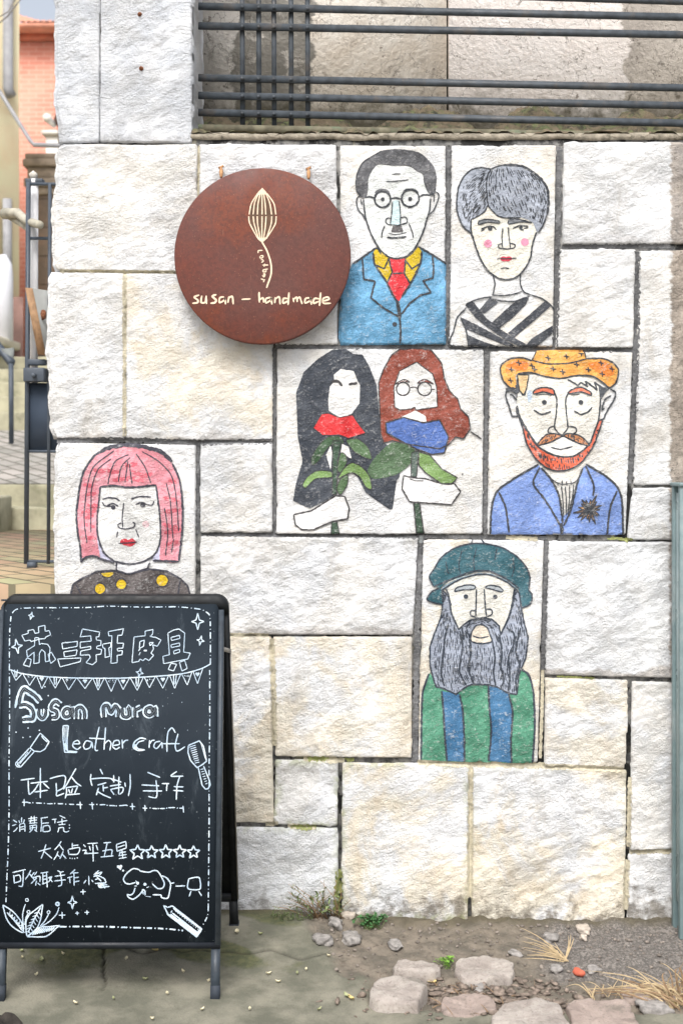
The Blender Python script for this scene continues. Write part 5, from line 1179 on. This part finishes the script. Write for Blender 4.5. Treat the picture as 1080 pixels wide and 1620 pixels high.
# ------------------------------------------------------------------ worn paving stones
def stone_slab(name, poly, h, seed, mat, label, group):
    """a worn paving stone whose top outline is given in picture pixels on the ground"""
    P = np.array([on_ground(u, v, h)[:2] for u, v in parse(poly)]); P = resample(catmull(P, True, 2), .006, True); c = P.mean(0); z0 = gz1(*c)
    o = thing(name, (c[0], c[1], z0), label, 'stone', group) if False else None
    V = []; n = len(P); rings = [(1.03, -.03), (1.01, h*.3), (1.0, h*.6), (.985, h*.85), (.955, h*.97), (.86, h*1.0), (.7, h*1.02), (.5, h*1.0), (.3, h), (.15, h)]
    for s_, z in rings:
        Rr = c+(P-c)*s_; nz = .009*perlin(Rr[:,0]/.08+seed, Rr[:,1]/.07, 101)+.005*perlin(Rr[:,0]/.03+seed, Rr[:,1]/.025, 102)+.002*perlin(Rr[:,0]/.012, Rr[:,1]/.012, 104)
        wob = 1+.05*perlin(Rr[:,0]/.04+seed, Rr[:,1]/.04+z*15, 103)+.025*perlin(Rr[:,0]/.015+seed, Rr[:,1]/.015+z*40, 105)
        Rr = c+(Rr-c)*wob[:,None]
        V.append(np.stack([Rr[:,0], Rr[:,1], z0+z+nz*(1 if z > 0 else 0)], 1))
    V.append(np.array([[c[0], c[1], z0+h]])); V = np.concatenate(V); Q = [(j*n+k, j*n+(k+1) % n, (j+1)*n+(k+1) % n, (j+1)*n+k) for j in range(len(rings)-1) for k in range(n)]
    e = (len(rings)-1)*n; T = [(e+k, e+(k+1) % n, e+n) for k in range(n)]
    mb = MB(); mb.add(V, Q, T); return tag(mb.build(name, mat, None, True), label, 'paving stone', group)
def pave_mat(a, b_):
    m = NT('worn_paving_stone'); co = m.pos()
    c = m.mix(m.ramp(m.noise(co, 11, 6, .7), .35, .65), lin(*a)[:3], lin(*b_)[:3]); c = m.mix(m.ramp(m.noise(co, 120, 3, .6), .55, .72, 0, .6), c, lin(112,102,98)[:3])
    c = m.mix(m.ramp(m.noise(co, 5, 6, .75), .55, .68, 0, .6), c, lin(104,100,90)[:3]); m.col(c); m.bump(m.noise(co, 70, 6, .7), .7, .008); m.rough(.9); return m.m
PM = pave_mat((150,141,134), (176,168,160)); PM2 = pave_mat((148,134,126), (168,153,144)); GP = 'worn paving stones in the pavement edge'
stone_slab('paving_stone', '590,1550 608,1543 640,1541 668,1545 676,1558 664,1575 660,1584 630,1582 596,1580 584,1572', .045, 1, PM, 'biggest blocky pinkish grey stone standing up in the middle foreground', GP)
stone_slab('paving_stone', '628,1523 672,1521 690,1528 696,1538 676,1544 645,1540 622,1538', .026, 2, PM, 'rough stone directly behind the big blocky foreground stone', GP)
stone_slab('paving_stone', '724,1520 760,1516 800,1518 812,1530 808,1546 770,1552 730,1549 718,1535', .018, 3, PM, 'flat oval grey stone right of the small green weed', GP)
stone_slab('paving_stone', '790,1592 830,1587 876,1589 890,1606 900,1640 780,1642', .02, 4, PM, 'left one of the two pale kerb slabs cut by the bottom edge', GP)
stone_slab('paving_stone', '896,1588 950,1584 990,1590 1003,1612 1010,1642 912,1642 902,1610', .02, 5, PM2, 'right one of the two pale kerb slabs cut by the bottom edge', GP)
stone_slab('paving_stone', '985,1553 1030,1548 1068,1552 1080,1566 1050,1578 1000,1574 982,1566', .02, 6, PM2, 'pinkish flat stone half hidden under the dry grass at lower right', GP)
stone_slab('paving_stone', '700,1580 735,1572 775,1576 785,1596 740,1606 700,1602', .018, 7, PM2, 'low brown stone half buried right of the big blocky stone', GP)
# rubble
RM = plain('grey_rubble', (142,138,134), .95, .3, 60, .003); RM2 = plain('pale_rubble', (178,168,156), .95, .2, 60, .003)
GR = 'loose rubble on the pavement'
for k, (u, v, sx, sy, sz, mt, lab) in enumerate([(870,1487,.026,.022,.016,RM,'grey angular stone lying near the wall left of the dry grass tip'), (922,1471,.030,.02,.015,RM2,'brownish stone against the foot of the wall'), (922,1487,.013,.012,.012,RM2,'small cream stone just in front of the brownish stone by the wall'),
      (880,1536,.022,.018,.014,RM,'pale grey stone in the dirt below the left dry grass'), (937,1538,.024,.018,.015,RM,'pale grey stone right of the orange brick chip'), (550,1452,.022,.016,.014,RM2,'light stone at the foot of the wall behind the green weeds'),
      (530,1466,.028,.02,.022,RM,'grey lump of mortar in the dirt under the tall weed'), (555,1488,.04,.028,.018,RM,'broken grey concrete lump left of the dirt patch'), (510,1490,.035,.03,.018,RM,'broken concrete lump at the edge of the mossy slab'), (625,1497,.035,.022,.010,RM,'dark flat clod at the front edge of the dirt patch'),
      (1035,1600,.045,.03,.02,RM,'dark grey stone at the lower right corner under the dry grass'), (815,1512,.020,.016,.012,RM,'dark chip behind the flat oval stone'), (760,1565,.018,.014,.012,RM,'small grey stone in front of the flat oval stone')]):
    p_ = gpt(u, v); mb = MB(); lump(mb, p_+Vector((0,0,sz*.45)), sx, sy, sz, 200+k, 3, .55, .7); tag(mb.build('rubble_stone', mt, None, False), lab, 'stone', GR)
p_ = gpt(915, 1543); mb = MB(); lump(mb, p_+Vector((0,0,.008)), .018,.014,.012, 300, 2, .5); tag(mb.build('brick_chip', plain('orange_brick_chip', (190,100,78), .9, .15, 60), None, False), 'bright orange brick chip in the dirt at lower right', 'brick chip')
# fine gravel and crumbs
mb = MB(); r = random.Random(5)
for k in range(450):
    u = r.uniform(500, 1085); v = 1462+abs(r.gauss(0, 1))*60
    if v > 1618 or float(slab_m(np.array([u]), np.array([v]))[0]) > .5: continue
    p_ = gpt(u, v); s_ = r.choice((.002,.003,.003,.004,.006)); lump(mb, p_+Vector((0,0,s_*.5)), s_*r.uniform(.8,1.6), s_*r.uniform(.8,1.4), s_*.8, k, 1, .5)
tag(mb.build('gravel', plain('mixed_gravel', (124,116,108), .95, .45, 35), None, False), 'fine grey gravel and crumbs scattered over dirt and asphalt', 'gravel', kind='stuff')
mb = MB()
for k in range(520):
    u = r.gauss(760, 90); v = r.gauss(1578, 18)
    if v > 1616 or v < 1545: continue
    p_ = gpt(u, v); s_ = r.choice((.003,.003,.004,.005,.006,.009,.013)); lump(mb, p_+Vector((0,0,s_*.4)), s_*r.uniform(.8,2.2), s_*r.uniform(.5,1.2), s_*r.uniform(.25,.6), 3000+k, 1, .9)
tag(mb.build('debris', plain('brown_grey_debris', (122,110,100), .95, .5, 55), None, False), 'brown crumbly debris between the kerb stones', 'debris', kind='stuff')
# fallen leaves and petals
LEAFM = [plain('pale_dry_leaf', (214,206,176), .8, .12, 90), plain('yellow_leaf', (206,186,128), .8, .15, 90), plain('grey_green_leaf', (156,160,122), .8, .15, 90)]
def leaf_bit(u, v, l, w, mt, label, name='fallen_petal', cat='petal', group='pale petals and leaf bits on the mossy pavement'):
    p_ = gpt(u, v); a = r.uniform(0, 6.3); ca, sa = math.cos(a), math.sin(a); V = []
    for t in np.linspace(-1, 1, 7):
        ww = w*math.sqrt(max(0, 1-t*t))*(1-.25*t)+.0002
        for s_ in (-1, 0, 1): x, y = t*l, s_*ww; V.append((p_.x+ca*x-sa*y, p_.y+sa*x+ca*y, p_.z+.004+.004*abs(s_)+.004*t*t))
    n_ = len(V); V += [(x, y, z-.0008) for x, y, z in V]
    q = [(i*3+j, i*3+j+1, (i+1)*3+j+1, (i+1)*3+j) for i in range(6) for j in range(2)]; mb = MB(); mb.add(V, q+[tuple(n_+k for k in f[::-1]) for f in q])
    return tag(mb.build(name, mt, None, True), label, cat, group)
spots = [(35,1507),(36,1518),(66,1521),(100,1512),(245,1506),(278,1503),(375,1477),(58,1545),(180,1583),(241,1615),(320,1600),(290,1540),(470,1543),(555,1582),(548,1578),(484,1537),(412,1480),(425,1543),(440,1556),(520,1515),(230,1552),(120,1590),(395,1600),(330,1555),(505,1600),(200,1520),(265,1575)]
for k, (u, v) in enumerate(spots):
    big = k in (2,4,6,13,14); leaf_bit(u, v, .014 if big else r.uniform(.004,.009), .006 if big else r.uniform(.003,.005), LEAFM[k % 3 if big else (0 if k % 4 else 2)], 'tiny pale petal or leaf bit lying on the concrete pavement')
leaf_bit(682, 1555, .022, .014, LEAFM[1], 'yellowish leaf lying beside the big blocky stone', 'fallen_leaf', 'leaf', None)
leaf_bit(1058, 1592, .03, .014, plain('lime_leaf', (196,204,110), .7, .15, 60), 'bright lime leaf near the lower right corner', 'fallen_leaf', 'leaf', None)
# ------------------------------------------------------------------ weeds and dry grass
def blade(mb, base, tip, w, bend, seg=6):
    base = Vector(base); tip = Vector(tip); pts = []
    for i in range(seg+1):
        t = i/seg; pts.append(base.lerp(tip, t)+Vector(bend)*math.sin(math.pi*t))
    side = (tip-base).cross(Vector((0,-1,0))); side = side.normalized() if side.length > 1e-6 else Vector((1,0,0))
    V = []
    for i, p__ in enumerate(pts):
        ww = w*(1-(i/seg)**1.6)+.0002
        V += [(p__-side*ww)[:], (p__+Vector((0,-ww*.5,0)))[:], (p__+side*ww)[:]]
    mb.add(V, [(i*3+j, i*3+j+1, (i+1)*3+j+1, (i+1)*3+j) for i in range(seg) for j in range(2)])
def leaflet(mb, c, d, l, w, up=.2):
    d = Vector(d).normalized(); s_ = d.cross(Vector((0,.4,1))).normalized(); V = []
    for t in (0,.25,.5,.75,1):
        ww = w*math.sin(math.pi*min(.98, t*.85+.1)); p__ = Vector(c)+d*(l*t)+Vector((0,0,up*l*math.sin(math.pi*t)))
        V += [(p__-s_*ww)[:], p__[:], (p__+s_*ww)[:]]
    mb.add(V, [(i*3+j, i*3+j+1, (i+1)*3+j+1, (i+1)*3+j) for i in range(4) for j in range(2)])
MG1 = plain('weed_green', (122,138,92), .7, .3, 60); MG2 = plain('clover_green', (76,120,72), .65, .3, 70); MG3 = plain('bright_weed', (124,168,70), .65, .25, 70); MRED = plain('reddish_stem', (150,124,96), .8, .2, 60)
DRY = plain('dry_straw', (184,164,130), .85, .2, 50); DRY2 = plain('dark_dry_straw', (142,118,92), .85, .25, 50)
w1 = thing('weed', gpt(515, 1449), 'tall thin weed with reddish stems at the mossy joint of the wall', 'weed')
mb = MB(); ml = MB()
for k in range(30):
    b0 = gpt(r.gauss(514, 14), 1449+r.uniform(0,5)); tp = b0+Vector((r.gauss(-.02,.045), r.uniform(-.05,0), r.uniform(.03,.13))); mb.tube([b0, b0.lerp(tp,.5)+Vector((r.gauss(0,.008),0,.01)), tp], [.0016,.0012,.0006], 5)
    for q in range(7):
        t = r.uniform(.3,1); leaflet(ml, b0.lerp(tp, t), (r.gauss(0,1), -.4+r.gauss(0,.4), r.uniform(-.2,.8)), r.uniform(.010,.026), r.uniform(.0022,.0042))
mb.build('stem', MRED, w1, True); ml.build('leaf', MG1, w1, True)
w2 = thing('weed', gpt(586, 1466), 'low clump of round green clover leaves on the dirt in front of the wall', 'weed')
mb = MB(); ml = MB()
for k in range(120):
    b0 = gpt(586+r.gauss(0,6), 1467+r.gauss(0,2)); tp = gpt(586+r.gauss(0,12), 1466+r.gauss(0,3.5))+Vector((0,0,r.uniform(.012,.035))); mb.tube([b0, tp], [.001,.0007], 4)
    for q in range(3):
        a = r.uniform(0,6.3); leaflet(ml, tp, (math.cos(a), math.sin(a)-.3, .25), r.uniform(.008,.014), r.uniform(.004,.006))
mb.build('stem', MG1, w2, True); ml.build('leaf', MG2, w2, True)
w3 = thing('weed', gpt(707, 1527), 'tiny bright green weed between the two pale stones', 'weed')
mb = MB(); ml = MB()
for k in range(45):
    b0 = gpt(707+r.gauss(0,3), 1529); tp = gpt(707+r.gauss(0,6), 1526+r.gauss(0,2))+Vector((0,0,r.uniform(.006,.022))); mb.tube([b0, tp], [.0009,.0006], 4)
    for q in range(3):
        a = r.uniform(0,6.3); leaflet(ml, tp, (math.cos(a), math.sin(a)-.3, .4), r.uniform(.006,.010), r.uniform(.003,.0045))
mb.build('stem', MG1, w3, True); ml.build('leaf', MG3, w3, True)
w4 = thing('weed', gpt(440, 1447), 'sparse fine green weeds along the wall foot right of the sign leg', 'weed')
mb = MB(); ml = MB()
for k in range(40):
    b0 = gpt(r.uniform(425, 500), 1449+r.uniform(0,8)); tp = b0+Vector((r.gauss(0,.01), -.01, r.uniform(.006,.03))); mb.tube([b0, tp], [.0009,.0005], 4)
    for q in range(3): leaflet(ml, b0.lerp(tp, r.uniform(.4,1)), (r.gauss(0,1), -.4, r.uniform(0,.6)), r.uniform(.006,.012), .0022)
mb.build('stem', MG1, w4, True); ml.build('leaf', MG1, w4, True)
g1 = thing('dry_grass', gpt(895, 1522), 'flattened tuft of dry straw lying left of the asphalt patch', 'dry grass')
mb = MB(); c0 = gpt(893, 1520)
for k in range(26):
    b0 = c0+Vector((r.gauss(0,.008), r.gauss(0,.008), .006)); tp = gpt(r.uniform(822,880), r.uniform(1500,1522))+Vector((0,0,r.uniform(.004,.03))); blade(mb, b0, tp, r.uniform(.001,.0022), (0,0,r.uniform(.002,.014)))
for q in ((903,1479),(899,1482),(908,1485),(820,1468),(828,1484)):
    d_ = c0.y+D; tp = Vector(((q[0]-CU)*d_/F, c0.y+.01, CAMZ-(q[1]-HOR)*d_/F)); blade(mb, c0+Vector((0,0,.004)), tp, .0022, (.006,0,.01))
mb.build('straw', DRY, g1, True)
g2 = thing('dry_grass', gpt(1060, 1585), 'large tangle of dry straw with arching blades at the lower right edge', 'dry grass')
mb = MB(); mb2 = MB(); c0 = gpt(1072, 1590)
for k in range(60):
    b0 = c0+Vector((r.gauss(0,.035), r.gauss(0,.025), .008)); tp = gpt(r.uniform(910,1050), r.uniform(1558,1592))+Vector((0,0,r.uniform(.004,.05)))
    if r.random() < .5: tp = tp.lerp(b0, r.uniform(.2,.6))
    blade(mb if k % 3 else mb2, b0, tp, r.uniform(.0012,.0032), (0,0,r.uniform(.004,.03)), 8)
for k in range(24):
    b0 = c0+Vector((r.gauss(0,.03), r.gauss(0,.02), .004)); tp = b0+Vector((r.uniform(-.15,.10), r.uniform(-.06,.03), r.uniform(.03,.12))); blade(mb if k % 2 else mb2, b0, tp, r.uniform(.0012,.003), (r.uniform(-.03,.01),0,r.uniform(.0,.05)), 8)
for k in range(18):
    b0 = gpt(r.uniform(920, 1040), r.uniform(1572,1590))+Vector((0,0,.006)); tp = b0+Vector((r.uniform(-.07,.09), r.uniform(-.01,.05), r.uniform(.0,.04))); blade(mb, b0, tp, r.uniform(.001,.002), (0,0,r.uniform(.002,.02)))
mb.build('straw', DRY, g2, True); mb2.build('dark_straw', DRY2, g2, True)
g3 = thing('dry_grass', gpt(735, 1592), 'thin scatter of broken straw on the debris between the stones', 'dry grass')
mb = MB()
for k in range(40):
    b0 = gpt(r.gauss(745,45), r.gauss(1584,12))+Vector((0,0,.008)); a = r.uniform(0,6.3); l = r.uniform(.02,.06); blade(mb, b0, b0+Vector((math.cos(a)*l, math.sin(a)*l, r.uniform(0,.012))), r.uniform(.0008,.0018), (0,0,.003), 4)
mb.build('straw', DRY2, g3, True)
# dark rag and litter at the lower left corner
X_, Y_ = np.meshgrid(np.linspace(-1.10, -.78, 44), np.linspace(-.84, -.66, 24)); rr = ((X_+.96)/.13)**2+((Y_+.745)/.06)**2+.5*perlin(X_/.06, Y_/.05, 110)
zz = np.array([gz1(a, b_) for a, b_ in zip(X_.ravel(), Y_.ravel())]).reshape(X_.shape)-.012+.035*np.clip(1.1-rr, 0, 1)**.5*(1+.7*perlin(X_/.04, Y_/.03, 111))
idx = np.arange(X_.size).reshape(X_.shape); Q = np.stack([idx[:-1,:-1], idx[:-1,1:], idx[1:,1:], idx[1:,:-1]], -1).reshape(-1,4)
tag(mesh_np('rag', np.stack([X_, Y_, zz], -1).reshape(-1,3), [Q], plain('dark_wet_rag', (54,50,46), .9, .35, 40, .004)), 'crumpled dark rag at the lower left corner of the pavement', 'rag')
